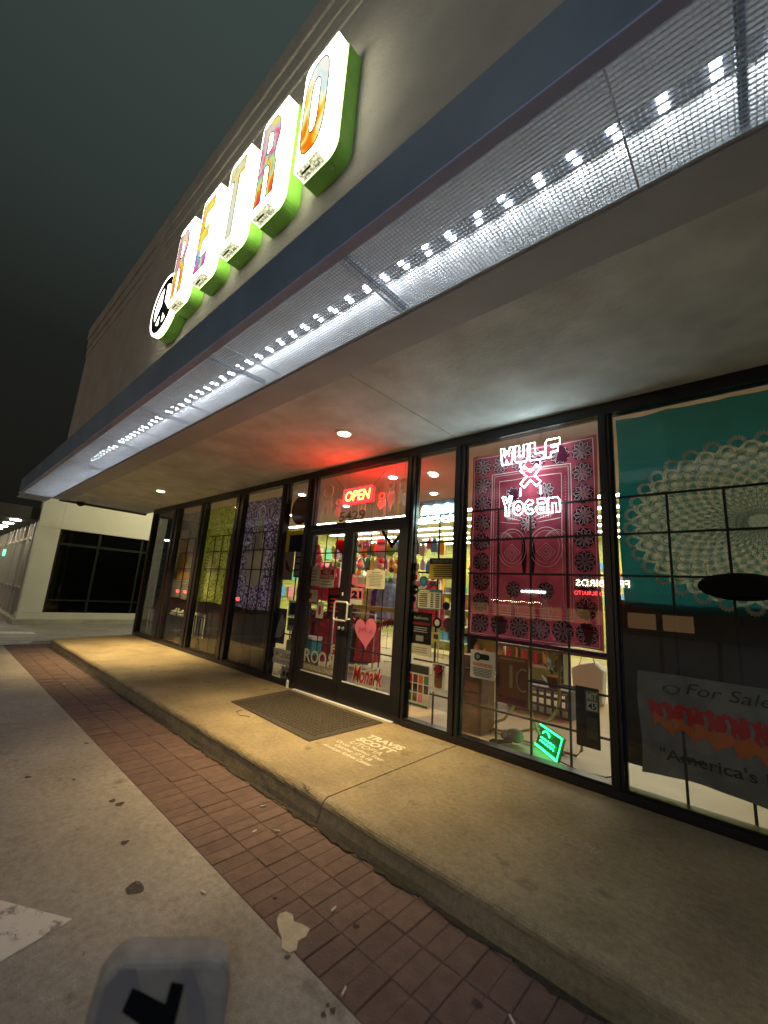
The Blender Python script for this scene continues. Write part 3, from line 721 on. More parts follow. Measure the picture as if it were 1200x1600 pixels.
rail_of(-6.45, -5.5, 1.0, 1.16, 8, .82, [0, 1, 7, 8, 9, 6], 'on the low rack behind the left door', 'clothes behind the left door', 'low chrome clothes rack behind the left glass door')
rail_of(-8.1, -6.9, 2.3, 2.05, 7, .75, [0, 8, 6, 1, 9], 'on the tall rack behind the left door', 'upper clothes behind the left door', 'tall chrome clothes rack behind the left glass door')
rail_of(-7.7, -6.1, 3.3, 1.80, 10, .85, [2, 3, 4, 5, 6, 10, 11], 'on the tall rack behind the right door', 'clothes behind the right door', 'tall chrome clothes rack seen through the right glass door')
rail_of(-6.4, -5.55, 2.1, 1.02, 5, .8, [2, 5, 7, 8, 9, 0], 'on the low rack behind the right door', 'low clothes behind the right door', 'low chrome rack seen through the right glass door')
rail_of(-5.5, -4.7, 3.0, 1.75, 6, .8, [0, 8, 6, 3, 4], 'behind the narrow window right of the doors', 'clothes behind the right side window', 'chrome clothes rack behind the narrow window right of doors')
pbr('grid_wire', (.5, .5, .5), .3, metal=.8)
t = thing('grid_panel', 'tall wire grid panel crowded with hanging goods behind the doors', 'shelving', (-7.2, 4.0, 0))
for i in range(13): MB().tube([(-9.2+i*.33, 4.0, .1), (-9.2+i*.33, 4.0, 2.75)], .006, 5).build('wire', 'grid_wire', t)
for i in range(10): MB().tube([(-9.2, 4.0, .15+i*.28), (-5.24, 4.0, .15+i*.28)], .006, 5).build('wire', 'grid_wire', t)
for i in range(96):
    ci = random.choice([0, 0, 8, 8, 3, 3, 1, 2, 4, 5, 6, 9, 7])
    x = -9.1+(i % 24)*.162+random.uniform(-.03, .03); z = 2.72-(i//24)*.42+random.uniform(-.06, .06); w = random.uniform(.05, .085); h = random.uniform(.2, .36)
    mb = MB().prism([(x-w, z-h), (x+w, z-h), (x+w*1.1, z-h*.4), (x+w*.5, z-.02), (x, z), (x-w*.5, z-.02), (x-w*1.1, z-h*.4)], 3.90, 3.97); mb.box(x-.008, x+.008, 3.93, 3.995, z-.004, z+.03)
    tag(mb.build('hanging_goods', 'goods_%d' % ci), 'small %s bag hanging on the wire grid panel behind the doors' % PN[ci], 'goods', 'goods on the wire grid panel')
for i in range(34):
    px_i = random.uniform(486, 628); py_i = random.uniform(838, 905); yy = random.uniform(.9, 1.9); p = atY(px_i, py_i, yy); ci = random.choice([0, 8, 3, 4, 6, 9, 5]); r = random.uniform(.035, .07)
    mb = MB().lathe((p.x, yy, p.z-r), [(r*.3, 0), (r, r*.6), (r*.9, r*1.3), (r*.3, r*2), (.004, r*2.1), (.004, 3.3-p.z+r)], 10)
    tag(mb.build('hanging_ornament', 'goods_%d' % ci), 'small %s ornament dangling from the ceiling behind the doors' % PN[ci], 'ornament', 'ornaments hanging behind the doors')
# green display rail and red hanging things in the doorway
MB().box(-6.2, -4.6, 1.55, 1.62, 1.12, 1.2).build('x', 'slat').name = 'display_rail'
tag(bpy.data.objects['display_rail'], 'lime green horizontal display rail behind the doors', 'rail')
# garland of maroon tinsel strung behind both doors
cloth('tinsel', (.22, .01, .03), .2); pbr('tinsel_shine', (.45, .03, .08), .15, metal=.8)
t = thing('tinsel_garland', 'maroon tinsel garland strung across behind both glass doors', 'garland', (-4.2, .3, 1.0))
a, b = MB(), MB()
for i in range(2600):
    s_ = random.random(); x = -5.55+s_*2.05; z = 1.06+.05*math.cos(s_*4*PI)-.04*s_
    d = Vector((random.gauss(0, 1), random.gauss(0, 1), random.gauss(0, 1))).normalized()*random.uniform(.03, .085)
    p = Vector((x, .3, z)); n_ = d.cross(Vector((random.random(), random.random(), random.random()))).normalized()*.006
    (a if i % 3 else b).add([p+d-n_, p+d+n_, p+d*.15+n_, p+d*.15-n_], [(0, 1, 2, 3)])
tag(a.build('strands', 'tinsel', t), kind='stuff'); tag(b.build('bright_strands', 'tinsel_shine', t), kind='stuff')

# ================================================================== TAPESTRIES AND CLOTHS IN THE WINDOWS
def drape(x, z, y0, amp=.012, s=0):
    return y0+amp*math.sin(x*9+s)+amp*.5*math.sin(x*23+z*2+s*2)+amp*.4*math.sin(z*5+s)
def hung(name, x0, x1, z0, z1, y0, m, label, cat='tapestry', amp=.012, s=0, sag=.0):
    nx, nz = max(8, int((x1-x0)/.05)), max(8, int((z1-z0)/.08)); vs = []
    for j in range(nz+1):
        for i in range(nx+1):
            u, v = i/nx, j/nz; x = x0+(x1-x0)*u+.008*math.sin(v*7+s); z = z0+(z1-z0)*v
            if j == nz: z -= sag*abs(math.sin(u*PI*5))
            if j == 0: z += .015*math.sin(u*8+s)
            vs.append((x, drape(x, z, y0, amp, s), z))
    fs = [(j*(nx+1)+i, j*(nx+1)+i+1, (j+1)*(nx+1)+i+1, (j+1)*(nx+1)+i) for j in range(nz) for i in range(nx)]
    t = thing(name, label, cat, ((x0+x1)/2, y0, z0))
    c = MB().add(vs, fs).build('cloth', m, t, smooth=True)
    t['_y0'] = y0; t['_amp'] = amp; t['_s'] = s
    return t
class Ink:
    """flat print on a hung cloth, following its folds"""
    def __init__(s, t, off=.004): s.mb = MB(); s.t = t; s.off = off
    def pt(s, x, z): return (x, drape(x, z, s.t['_y0'], s.t['_amp'], s.t['_s'])-s.off, z)
    def line(s, pts, w=.007, closed=False):
        P = [Vector(p) for p in pts]; N = len(P); L = []
        for i, p in enumerate(P):
            d = (P[(i+1) % N]-P[i-1]) if closed else (P[min(i+1, N-1)]-P[max(i-1, 0)])
            d = d.normalized() if d.length > 1e-9 else Vector((1, 0)); n = Vector((-d.y, d.x))*w/2; L += [s.pt(*(p+n)), s.pt(*(p-n))]
        fs = [(2*i, 2*i+1, 2*((i+1) % N)+1, 2*((i+1) % N)) for i in range(N if closed else N-1)]
        s.mb.add(L, fs)
    def blob(s, pts): 
        s.mb.add([s.pt(*p) for p in pts], [tuple(range(len(pts)))])
    def seg(s, p, q, w=.007, n=6): s.line([(p[0]+(q[0]-p[0])*i/n, p[1]+(q[1]-p[1])*i/n) for i in range(n+1)], w)
    def build(s, name, m): return s.mb.build(name, m, s.t)
def wheel(ink, x, z, r, n=8, w=.005):
    for k in range(n):
        a = 2*PI*k/n+.2; b = PI/n*.72
        ink.line([(x+.12*r*math.cos(a), z+.12*r*math.sin(a)), (x+r*.8*math.cos(a-b), z+r*.8*math.sin(a-b)), (x+r*math.cos(a), z+r*math.sin(a)), (x+r*.8*math.cos(a+b), z+r*.8*math.sin(a+b))], w, True)
# -- red tapestry
cloth('red_cloth', (.46, .075, .125), .32, (.32, .045, .085), 5); cloth('red_dark', (.10, .008, .04), .4); cloth('red_ink', (.95, .72, .76), .05)
T = hung('tapestry', -2.41, -1.07, 1.04, 3.06, .24, 'red_cloth', 'burgundy tapestry with flower border hung behind white neon letters', amp=.012, s=1)
dk = Ink(T, .003); ik = Ink(T, .0055)
bx0, bx1, bz0, bz1 = -2.39, -1.09, 1.06, 3.04
nv = 9
fl = []
for i in range(nv):
    z = bz0+.12+(bz1-bz0-.24)*i/(nv-1); fl += [(bx0+.115, z), (bx1-.115, z)]
for i in range(1, 5):
    x = bx0+.115+(bx1-bx0-.23)*i/5; fl += [(x, bz0+.12), (x, bz1-.12)]
for x, z in fl:
    dk.blob(arc(x, z, .098, .098, 0, 345, 23)); wheel(ik, x, z, .095, 9, .0045)
for d, w in ((.008, .006), (.225, .007), (.25, .004), (.315, .006)):
    q = [(bx0+d, bz0+d), (bx1-d, bz0+d), (bx1-d, bz1-d), (bx0+d, bz1-d)]
    for i in range(4): ik.seg(q[i], q[(i+1) % 4], w, 14)
for i in range(44):
    z = bz0+.34+i*.03
    for x in (bx0+.282, bx1-.282): ik.blob([(x-.004, z), (x, z-.005), (x+.004, z), (x, z+.005)])
for sgn in (-1, 1):
    cx = -1.74+sgn*.18
    for (fx, fz, r) in ((cx, 2.56, .085), (cx-.01*sgn, 1.55, .08)):
        dk.blob(arc(fx, fz, r, r, 0, 345, 23)); wheel(ik, fx, fz, r, 8, .0045)
        for k in range(5):
            a = -.5+k*.25
            ik.line([(fx+math.sin(a)*.02, fz-r), (fx+math.sin(a)*.12, fz-r-.10), (fx+math.sin(a)*.10, fz-r-.2), (fx+math.sin(a)*.05, fz-r-.12)], .004, True)
    # large rounded animal-like leaf shapes
    ik.line(arc(cx, 1.98, .16, .20, 0, 345, 23), .005, True); ik.line(arc(cx, 1.98, .13, .165, 0, 345, 23), .003, True)
    for k in range(3): ik.line([(cx+.03*(k+1)*math.cos(a), 1.93+.03*(k+1)*math.sin(a)) for a in (0, PI/2, PI, 3*PI/2)], .004, True)
    for k in range(6): ik.line(arc(cx+.02*sgn*k, 2.06, .012+.018*k, .03+.012*k, 30, 170, 8), .003)
    dk.blob(arc(-1.74+sgn*.045, 1.9, .03, .2, 0, 345, 16))
dk.blob(arc(-1.74, 2.22, .09, .09, 0, 345, 23)); wheel(ik, -1.74, 2.22, .088, 9, .005)
for k in range(9):
    a = PI*(.1+.8*k/8); ik.line([(-1.74+.11*math.cos(a), 2.2+.11*math.sin(a)), (-1.74+.30*math.cos(a+.08), 2.2+.19*math.sin(a)), (-1.74+.34*math.cos(a), 2.2+.22*math.sin(a)), (-1.74+.30*math.cos(a-.08), 2.2+.19*math.sin(a))], .004, True)
dk.build('dark_print', 'red_dark'); ik.build('line_print', 'red_ink')
MB().tube([(-2.46, .235, 1.035), (-1.05, .235, 1.015)], .018, 8).build('bottom_rod', 'red_dark', T)
# -- teal tapestry with lace-like medallion
cloth('cream_ink', (.85, .80, .66), .3); cloth('teal_line', (.10, .22, .19), .3)
medallion_cloth('teal_cloth', .03, 2.13, .88, .665)
T = hung('tapestry', -.90, 1.15, 1.44, 3.17, .25, 'teal_cloth', 'teal tapestry with large cream lace medallion in the right window', amp=.01, s=2.2, sag=.012)
mc, mz, RX, RZ = .03, 2.13, .88, .665
cr2 = Ink(T, .0055); ln2 = Ink(T, .007)
rings = [(1.0, 34, .052), (.90, 34, .046), (.80, 34, .042), (.71, 34, .036), (.63, 34, .030), (.56, 34, .026), (.49, 34, .023), (.43, 34, .02)]
for ri, (rr, n, s_) in enumerate(rings):
    for k in range(n):
        a = 2*PI*(k+.5*(ri % 2))/n; x, z = mc+RX*rr*.97*math.cos(a), mz+RZ*rr*.97*math.sin(a)
        dx, dz = math.cos(a), math.sin(a)
        if x > 1.1: continue
        if ri == 0:
            # fringed outer scallop
            pts = []
            for q in range(19):
                b = -1.75+3.5*q/18; rad = s_*(1.25 if q % 2 else 1.0); pts.append((x+rad*(dx*math.cos(b)-dz*math.sin(b)), z+rad*(dz*math.cos(b)+dx*math.sin(b))))
            inner = []
            for q in range(19):
                b = 1.75-3.5*q/18; rad = s_*.72; inner.append((x+rad*(dx*math.cos(b)-dz*math.sin(b))-dx*.012, z+rad*(dz*math.cos(b)+dx*math.sin(b))-dz*.012))
            for q in range(18): cr2.blob([pts[q], pts[q+1], inner[17-q], inner[18-q]])
        else:
            A = [(x+s_*(dx*math.cos(b)-dz*math.sin(b)), z+s_*(dz*math.cos(b)+dx*math.sin(b))) for b in [-1.7+3.4*q/8 for q in range(9)]]
            cr2.line(A, .006 if ri < 4 else .004); ln2.line([(x+(p[0]-x)*.72, z+(p[1]-z)*.72) for p in A], .005 if ri < 4 else .003)
for k in range(60):
    a = 2*PI*k/60; ln2.seg((mc+RX*.08*math.cos(a), mz+RZ*.08*math.sin(a)), (mc+RX*.40*math.cos(a), mz+RZ*.40*math.sin(a)), .004, 4)
    for j in range(7):
        r = .1+.045*j; x, z = mc+RX*r*math.cos(a+.05), mz+RZ*r*math.sin(a+.05)
        cr2.line([(x+.014*math.cos(a+b), z+.014*math.sin(a+b)) for b in (-1.5, -.7, 0, .7, 1.5)], .003)
cr2.build('scallop_print', 'cream_ink'); ln2.build('line_print', 'teal_line')
# -- purple speckled tapestry with hand motif
cloth('purple_cloth', (.07, .045, .14), .32, (.52, .47, .66), 26, 'noise', (.47, .57)); cloth('grey_ink', (.92, .92, .80), .1); cloth('purple_dark', (.05, .035, .08), .4)
T = hung('tapestry', -7.56, -6.22, 1.0, 3.02, .185, 'purple_cloth', 'purple and silver speckled tapestry with a pale hand motif', amp=.006, s=.5)
hx, hz = -6.86, 1.78
hand = [(hx+x, hz+z) for x, z in [(-.30, -.05), (-.24, -.28), (0, -.42), (.24, -.28), (.30, -.05), (.30, .12), (.42, .20), (.46, .34), (.38, .40), (.36, .26), (.27, .20), (.25, .60), (.20, .68), (.14, .60), (.13, .28), (.09, .30), (.09, .78), (.0, .90), (-.09, .78), (-.09, .30), (-.13, .28), (-.14, .60), (-.20, .68), (-.25, .60), (-.27, .20), (-.36, .26), (-.38, .40), (-.46, .34), (-.42, .20), (-.30, .12)]]
g1 = Ink(T, .004); V, F = fill2d([hand]); g1.mb.add([g1.pt(v[0], v[1]) for v in V], F); g1.line(arc(hx, hz+1.0, .10, .12, 0, 345, 20), .02, True); g1.build('hand_print', 'grey_ink')
g2 = Ink(T, .007); g2.line([(hx+.18*math.cos(a), hz-.05+.10*math.sin(a)) for a in [2*PI*i/20 for i in range(20)]], .014, True); g2.blob(arc(hx, hz-.05, .05, .05, 0, 330, 11))
for sgn in (-1, 1):
    g2.line(arc(hx+sgn*.14, hz+.22, .05, .10, 0, 345, 16), .01, True); g2.line([(hx+sgn*.02, hz-.36), (hx+sgn*.12, hz-.22), (hx+sgn*.22, hz-.18)], .012)
    g2.seg((hx+sgn*.045, hz+.32), (hx+sgn*.045, hz+.74), .006); g2.seg((hx+sgn*.195, hz+.30), (hx+sgn*.195, hz+.58), .008)
    for z in (.4, .5, .6): g2.blob(arc(hx+sgn*.195, hz+z, .02, .02, 0, 330, 9))
g2.seg((hx, hz+.12), (hx, hz+.8), .01); g2.build('line_print', 'purple_dark')
# -- lime tapestry with fan
cloth('lime_cloth', (.24, .28, .03), .36, (.54, .60, .10), 18, 'noise', (.42, .6)); cloth('lime_ink', (.90, .92, .58), .15)
T = hung('tapestry', -9.22, -7.9, 1.02, 3.03, .185, 'lime_cloth', 'lime green tapestry with radiating fan pattern in far window', amp=.006, s=3)
g1 = Ink(T); fx, fz = -8.52, 1.85
for k in range(40):
    a = 2*PI*k/40; r1 = .34+.03*(k % 2); g1.seg((fx+.10*math.cos(a), fz+.12*math.sin(a)), (fx+r1*math.cos(a), fz+1.35*r1*math.sin(a)), .020, 5)
    g1.line([(fx+(.50+.035*math.cos(b))*math.cos(a+.07*math.sin(b)), fz+(.66+.05*math.cos(b))*math.sin(a+.07*math.sin(b))) for b in [2*PI*i/8 for i in range(8)]], .013, True)
for r in (.07, .43, .60): g1.line(arc(fx, fz, r, r*1.3, 0, 352, 44), .008, True)
g1.build('fan_print', 'lime_ink')
# -- grey-brown tapestry
cloth('taupe_cloth', (.24, .22, .19), .3, (.32, .29, .25), 5); cloth('ochre_ink', (.50, .28, .08), .1); cloth('taupe_ink', (.6, .56, .48), .1)
T = hung('tapestry', -10.72, -9.5, 1.02, 3.05, .185, 'taupe_cloth', 'taupe tapestry with ochre seated figure motif in far window', amp=.006, s=4, sag=.04)
g1 = Ink(T); fx = -10.1
g1.blob(arc(fx, 2.28, .11, .13, 0, 345, 20)); g1.blob([(fx-.09, 2.16), (fx+.09, 2.16), (fx+.25, 2.02), (fx+.24, 1.72), (fx+.42, 1.55), (fx+.40, 1.45), (fx-.40, 1.45), (fx-.42, 1.55), (fx-.24, 1.72), (fx-.25, 2.02)]); g1.build('figure_print', 'ochre_ink')
g2 = Ink(T, .007); g2.line(arc(fx, 2.05, .42, .55, -20, 200, 30), .012)
for i in range(5):
    for q in range(2): g2.line([(fx+(-.40+.02*q)+.09*i+.14*j*.3, 2.9-.06*j-.05*math.sin(i+j)) for j in range(6)], .008)
for z in (1.42, 1.36, 1.2): g2.seg((fx-.46, z), (fx+.46, z), .01)
g2.build('line_print', 'taupe_ink')
# -- dark blue tapestry
cloth('navy_cloth', (.022, .024, .035), .3); cloth('blue_ink', (.12, .28, .38), .1)
T = hung('tapestry', -11.88, -11.1, 1.0, 3.02, .185, 'navy_cloth', 'dark navy tapestry with dim blue arches in the farthest window', amp=.006, s=5)
g1 = Ink(T); fx = -11.5
for q in (.12, .2, .3): g1.line([(fx-q, 1.25)]+[(fx-q, 1.7)]+arc(fx, 1.75, q, q*1.9, 180, 0, 14)+[(fx+q, 1.7), (fx+q, 1.25)], .02)
for sgn in (-1, 1):
    for k in range(5): g1.line([(fx+sgn*.02*k, 2.2), (fx+sgn*(.1+.07*k), 2.5-.05*k), (fx+sgn*(.16+.07*k), 2.3-.09*k)], .012)
g1.build('arch_print', 'blue_ink')
pbr('dark_backing', (.045, .038, .03), .6, var=.2, scale=3)
tag(MB().box(-11.895, -11.875, .13, 2.4, 0, 3.25).build('dark_backing', 'dark_backing'), 'added dark backing over the left side wall beside the farthest window', 'board')  # added to cover the lit wall and keep the farthest window dark
# dark backing added behind the lower glass so it reads as unlit interior
pbr('dark_backing', (.045, .038, .03), .6, var=.2, scale=3)
for a, b, nm in ((-11.88, -11.0, 'farthest'), (-10.98, -9.4, 'second farthest'), (-9.38, -7.85, 'third farthest'), (-7.83, -6.37, 'purple tapestry'), (-1.0, .6, 'teal tapestry'), (.68, 2.1, 'frame-edge right')):
    tag(MB().box(a, b, .30, .33, .0 if b < -1 else .19, 1.06 if b < -1 else 1.5).build('dark_backing', 'dark_backing'), 'added dark backing behind the %s window' % nm, 'board')

# ================================================================== NEON AND LIT SIGNS
emit('neon_white', (.80, 1.0, .97), 22); emit('neon_cyan', (.70, 1.0, .95), 20); emit('neon_green', (.02, 1.0, .22), 5)
emit('neon_red', (1.0, .015, .02), 9); emit('neon_yellow', (1.0, .66, .10), 4.5); emit('red_panel', (1.0, .0015, .002), 36)
pbr('clear_board', (.22, .26, .26), .3); pbr('cable', (.02, .02, .02), .6)
def neon_text(t, name, body, box, Y, m, r=.012, bold=0, shear=0, wobble=0):
    """letters drawn as outline tubes"""
    cu = bpy.data.curves.new('n', 'FONT'); cu.body = body; cu.fill_mode = 'NONE'; cu.dimensions = '2D'; cu.resolution_u = 2; cu.offset = bold; cu.shear = shear
    me = from_curve(cu); V = [v.co.copy() for v in me.vertices]; adj = {}
    for e_ in me.edges: adj.setdefault(e_.vertices[0], []).append(e_.vertices[1]); adj.setdefault(e_.vertices[1], []).append(e_.vertices[0])
    bpy.data.meshes.remove(me); bpy.data.curves.remove(cu)
    xs = [v.x for v in V]; ys = [v.y for v in V]; ax, bx, ay, by = min(xs), max(xs), min(ys), max(ys)
    seen = set(); mb = MB()
    for st in adj:
        if st in seen: continue
        loop = [st]; seen.add(st); cur = st
        while True:
            nx = [q for q in adj[cur] if q not in seen]
            if not nx: break
            cur = nx[0]; seen.add(cur); loop.append(cur)
        if len(loop) < 3: continue
        P = [(box[0]+(V[i].x-ax)/(bx-ax)*(box[1]-box[0]), Y, box[2]+(V[i].y-ay)/(by-ay)*(box[3]-box[2])) for i in loop]
        mb.tube(P, r, 6, True)
    return mb.build(name, m, t)
t = thing('neon_sign', 'white neon letters WULF x Yocan hanging over the burgundy tapestry', 'neon sign', (-1.68, .12, 2.3))
GL = {'W': [[(0, 1), (.28, 1), (.33, .48), (.5, .82), (.67, .48), (.72, 1), (1, 1), (.88, 0), (.60, 0), (.5, .26), (.40, 0), (.12, 0)]],
 'U': [[(0, 1), (.33, 1), (.33, .34), (.67, .34), (.67, 1), (1, 1), (1, .15), (.85, 0), (.15, 0), (0, .15)]],
 'L': [[(0, 1), (.38, 1), (.38, .36), (1, .36), (1, 0), (0, 0)]],
 'F': [[(0, .85), (.12, 1), (1, 1), (1, .66), (.40, .66), (.40, .56), (.86, .56), (.86, .28), (.38, .28), (.38, 0), (0, 0)]],
 'Y': [[(0, 1), (.30, 1), (.5, .66), (.70, 1), (1, 1), (.66, .42), (.66, 0), (.34, 0), (.34, .42)]],
 'o': [arc(.5, .35, .5, .35, 0, 340, 17), arc(.5, .35, .17, .12, 0, 330, 11)],
 'c': [arc(.5, .35, .5, .35, 45, 315, 14)+arc(.5, .35, .2, .12, 315, 45, 8)],
 'a': [[(0, .16), (.18, 0), (1, 0), (1, .55), (.8, .70), (.12, .70), (.12, .50), (.64, .50), (.64, .44), (.2, .44), (0, .30)], [(.32, .16), (.64, .16), (.64, .29), (.32, .29)]],
 'n': [[(0, 0), (0, .70), (.80, .70), (1, .54), (1, 0), (.67, 0), (.67, .44), (.34, .44), (.34, 0)]]}
def block_word(t, name, word, box, m, r, rise=0, gap=.14):
    n = len(word); w = (box[1]-box[0])/(n+gap*(n-1)); mb = MB(); h = box[3]-box[2]
    for k, ch in enumerate(word):
        x0 = box[0]+k*w*(1+gap)
        for L in GL[ch]: mb.tube([(x0+u*w, .12, box[2]+v*h+rise*(k/(n-1)-.5)) for u, v in L], r, 6, True)
    return mb.build(name, m, t)
block_word(t, 'upper_word', 'WULF', (-2.0, -1.37, 2.865, 3.055), 'neon_white', .0046)
X0 = -1.67
cross = [(X0+a*.105, 2.70+b*.115) for a, b in ((-1, .62), (-.62, 1), (0, .38), (.62, 1), (1, .62), (.38, 0), (1, -.62), (.62, -1), (0, -.38), (-.62, -1), (-1, -.62), (-.38, 0))]
MB().tube([(x,   .12, z) for x, z in cross], .0065, 6, True).build('cross', 'neon_white', t)
block_word(t, 'lower_word', 'Yocan', (-1.975, -1.38, 2.30, 2.51), 'neon_cyan', .0042, gap=.10)
for x in (-1.80, -1.56): MB().tube([(x, .13, 3.07), (x, .13, 3.24)], .002, 4).build('hanger_wire', 'cable', t)
for z0, z1 in ((2.86, 2.81), (2.59, 2.5)):
    for x in (-1.78, -1.57): MB().tube([(x, .13, z0), (x, .13, z1)], .003, 4).build('link', 'neon_cyan', t)
# OPEN sign
ob = wbox(537, 762, 582, 786, .16)
t = thing('open_sign', 'red lit OPEN sign hanging in the glass above the doors', 'neon sign', (-4.26, .16, ob[2]))
x0, x1, z0, z1 = -4.565, -3.955, 2.685, 2.915
MB().prism(rrect(x0, x1, z0, z1, .03, 4), .155, .185).build('panel', 'red_panel', t)
MB().tube([(x, .152, z) for x, z in rrect(x0+.015, x1-.015, z0+.015, z1-.015, .025, 4)], .006, 6, True).build('border_tube', 'neon_red', t)
text(t, 'lettering', 'OPEN', (x0+.045, x1-.045, z0+.038, z1-.034), .148, 'neon_yellow', .012, .004, .12)
for sx_ in (-1, 1): MB().tube([(-4.26+sx_*.29, .17, z1), (-4.26+sx_*.55, .17, 3.14)], .003, 4).build('hanging_wire', 'cable', t)
# cyan bar-like neon in the narrow window
t = thing('neon_sign', 'pale cyan neon sign with three tall loops in narrow window', 'neon sign', (-2.86, .2, 2.3))
nb_ = wbox(656, 785, 708, 817, .2)
MB().box(nb_[0]-.02, nb_[1]+.02, .22, .25, nb_[3]-.02, nb_[3]+.035).build('mounting_bar', 'dark_bracket', t)
MB().box(nb_[0], nb_[1], .24, .246, nb_[2]+.05, nb_[3]-.02).build('backing', 'clear_board', t)
nw = (nb_[1]-nb_[0])/3
for k in range(3):
    cx = nb_[0]+nw*(k+.5); hh = nb_[3]-nb_[2]
    for q in ((-.055, .055) if k != 1 else (-.05, 0, .05)):
        pass
    MB().tube([(cx-.045, .2, nb_[2]+.06), (cx-.045, .2, nb_[3]-.07)]+[(cx+.045*math.cos(a), .2, nb_[3]-.07+.035*math.sin(a)) for a in (PI*.75, PI/2, PI*.25)]+[(cx+.045, .2, nb_[3]-.07), (cx+.045, .2, nb_[2]+.06)], .011, 6).build('loop', 'neon_cyan', t)
    if k == 1: MB().tube([(cx, .2, nb_[2]+.06), (cx, .2, nb_[3]-.06)], .011, 6).build('loop', 'neon_cyan', t)
    MB().tube([(cx+.085*math.cos(a), .2, nb_[2]+.06+.055*math.sin(a)) for a in [PI+PI*i/8 for i in range(9)]], .010, 6).build('loop', 'neon_cyan', t)
# green neon lying on the floor
t = thing('neon_sign', 'small green lit sign leaning on the floor behind the glass', 'neon sign', (-1.55, .30, 0))
p0, p1, p2, p3 = Vector((-1.84, .62, .02)), Vector((-1.50, .30, .02)), Vector((-1.46, .36, .22)), Vector((-1.80, .68, .22))
pbr('green_board', (.01, .12, .04), .3)
MB().add([p0, p1, p2, p3]+[p+Vector((.01, .012, 0)) for p in (p0, p1, p2, p3)], [(0, 1, 2, 3), (7, 6, 5, 4), (0, 4, 5, 1), (1, 5, 6, 2), (2, 6, 7, 3), (3, 7, 4, 0)]).build('board', 'green_board', t)
def onb(u, v): 
    q = p0+(p1-p0)*u+(p3-p0)*v; return q+Vector((-.008, -.010, .004))
MB().tube([onb(.03, .95), onb(.97, .95)], .008, 5).build('tube', 'neon_green', t); MB().tube([onb(.03, .05), onb(.97, .05)], .010, 5).build('tube', 'neon_green', t)
MB().tube([onb(.97, .95), onb(.97, .05)], .005, 5).build('tube', 'neon_green', t)
MB().tube([onb(.36+.14*math.cos(a), .66+.16*math.sin(a)) for a in [PI*i/8 for i in range(9)]], .007, 5).build('tube', 'neon_green', t)
for v in (.30, .45): MB().tube([onb(.18+.06*i, v+(.06 if i % 2 else 0)) for i in range(11)], .006, 5).build('tube', 'neon_green', t)
MB().tube([onb(1, .1), Vector((-1.3, .3, .01)), Vector((-1.12, .34, .012)), Vector((-1.05, .5, .01))], .006, 5).build('cable', 'cable', t)

# ================================================================== POSTERS AND STICKERS ON THE GLASS
def flat(name, col, rough=.5, trans=.15): return cloth(name, col, trans)
for nme, c in dict(p_white=(.72, .70, .62), p_cream=(.70, .66, .50), p_red=(.55, .03, .03), p_pink=(.85, .22, .32), p_black=(.012, .012, .014), p_dark=(.05, .05, .045), p_grey=(.30, .29, .26), p_yellow=(.62, .50, .10), p_teal=(.06, .30, .34), p_blue=(.06, .16, .32), p_navy=(.02, .025, .07), p_brown=(.22, .09, .03), p_tan=(.40, .30, .13), p_green=(.10, .22, .10), p_maroon=(.16, .02, .03), p_orange=(.65, .16, .03), p_lemon=(.75, .66, .04), p_olive=(.16, .18, .05)).items(): flat(nme, c)
YG = .068
def poster(box, m, label, cat='poster', Y=YG, r=.006, px=True, name=None, border=None):
    b = wbox(*box, Y) if px else box
    t = thing(name or cat.replace(' ', '_'), label, cat, ((b[0]+b[1])/2, Y, b[2]))
    MB().prism(rrect(b[0], b[1], b[2], b[3], min(r, (b[1]-b[0])*.3), 3), Y, Y+.003).build('sheet', m, t)
    t['_b'] = b
    return t, b
def sub(b, u0, u1, v0, v1): return (b[0]+(b[1]-b[0])*u0, b[0]+(b[1]-b[0])*u1, b[2]+(b[3]-b[2])*v0, b[2]+(b[3]-b[2])*v1)
def block(t, b, u0, u1, v0, v1, m, name='print', Y=YG, lift=.0015):
    q = sub(b, u0, u1, v0, v1); return MB().box(q[0], q[1], Y-lift, Y-lift+.001, q[2], q[3]).build(name, m, t)
def lines(t, b, u0, u1, v0, v1, n, m, Y=YG):
    mb = MB()
    for i in range(n):
        v = v1-(v1-v0)*(i+.5)/n; k = random.uniform(.7, 1)
        c = (u0+u1)/2; hw = (u1-u0)/2*k; q = sub(b, c-hw, c+hw, v-.22*(v1-v0)/n, v+.22*(v1-v0)/n); mb.box(q[0], q[1], Y-.0015, Y-.0005, q[2], q[3])
    mb.build('text_lines', m, t)
YD = .040     # door glass inside face
# left leaf
t, b = poster((482, 885, 499, 915), 'p_white', 'white notice sheet on the upper left door glass beside help wanted sign', Y=YD); lines(t, b, .2, .8, .2, .85, 4, 'p_grey', YD)
t, b = poster((500, 889, 522, 918), 'p_white', 'red and white help wanted sign on the left door', 'sign', Y=YD); block(t, b, .03, .97, .45, .97, 'p_red', Y=YD); text(t, 'lettering', 'HELP', sub(b, .22, .78, .74, .93), YD-.003, 'p_white', .03); text(t, 'lettering', 'WANTED', sub(b, .08, .92, .49, .69), YD-.003, 'p_white', .03); lines(t, b, .1, .9, .08, .38, 2, 'p_grey', YD)
t, b = poster((480, 919, 498, 943), 'p_red', 'small red bordered card on left door under white notice', Y=YD); block(t, b, .1, .9, .1, .9, 'p_cream', Y=YD); block(t, b, .2, .42, .3, .7, 'p_red', Y=YD, lift=.003); lines(t, b, .5, .85, .3, .75, 4, 'p_grey', YD)
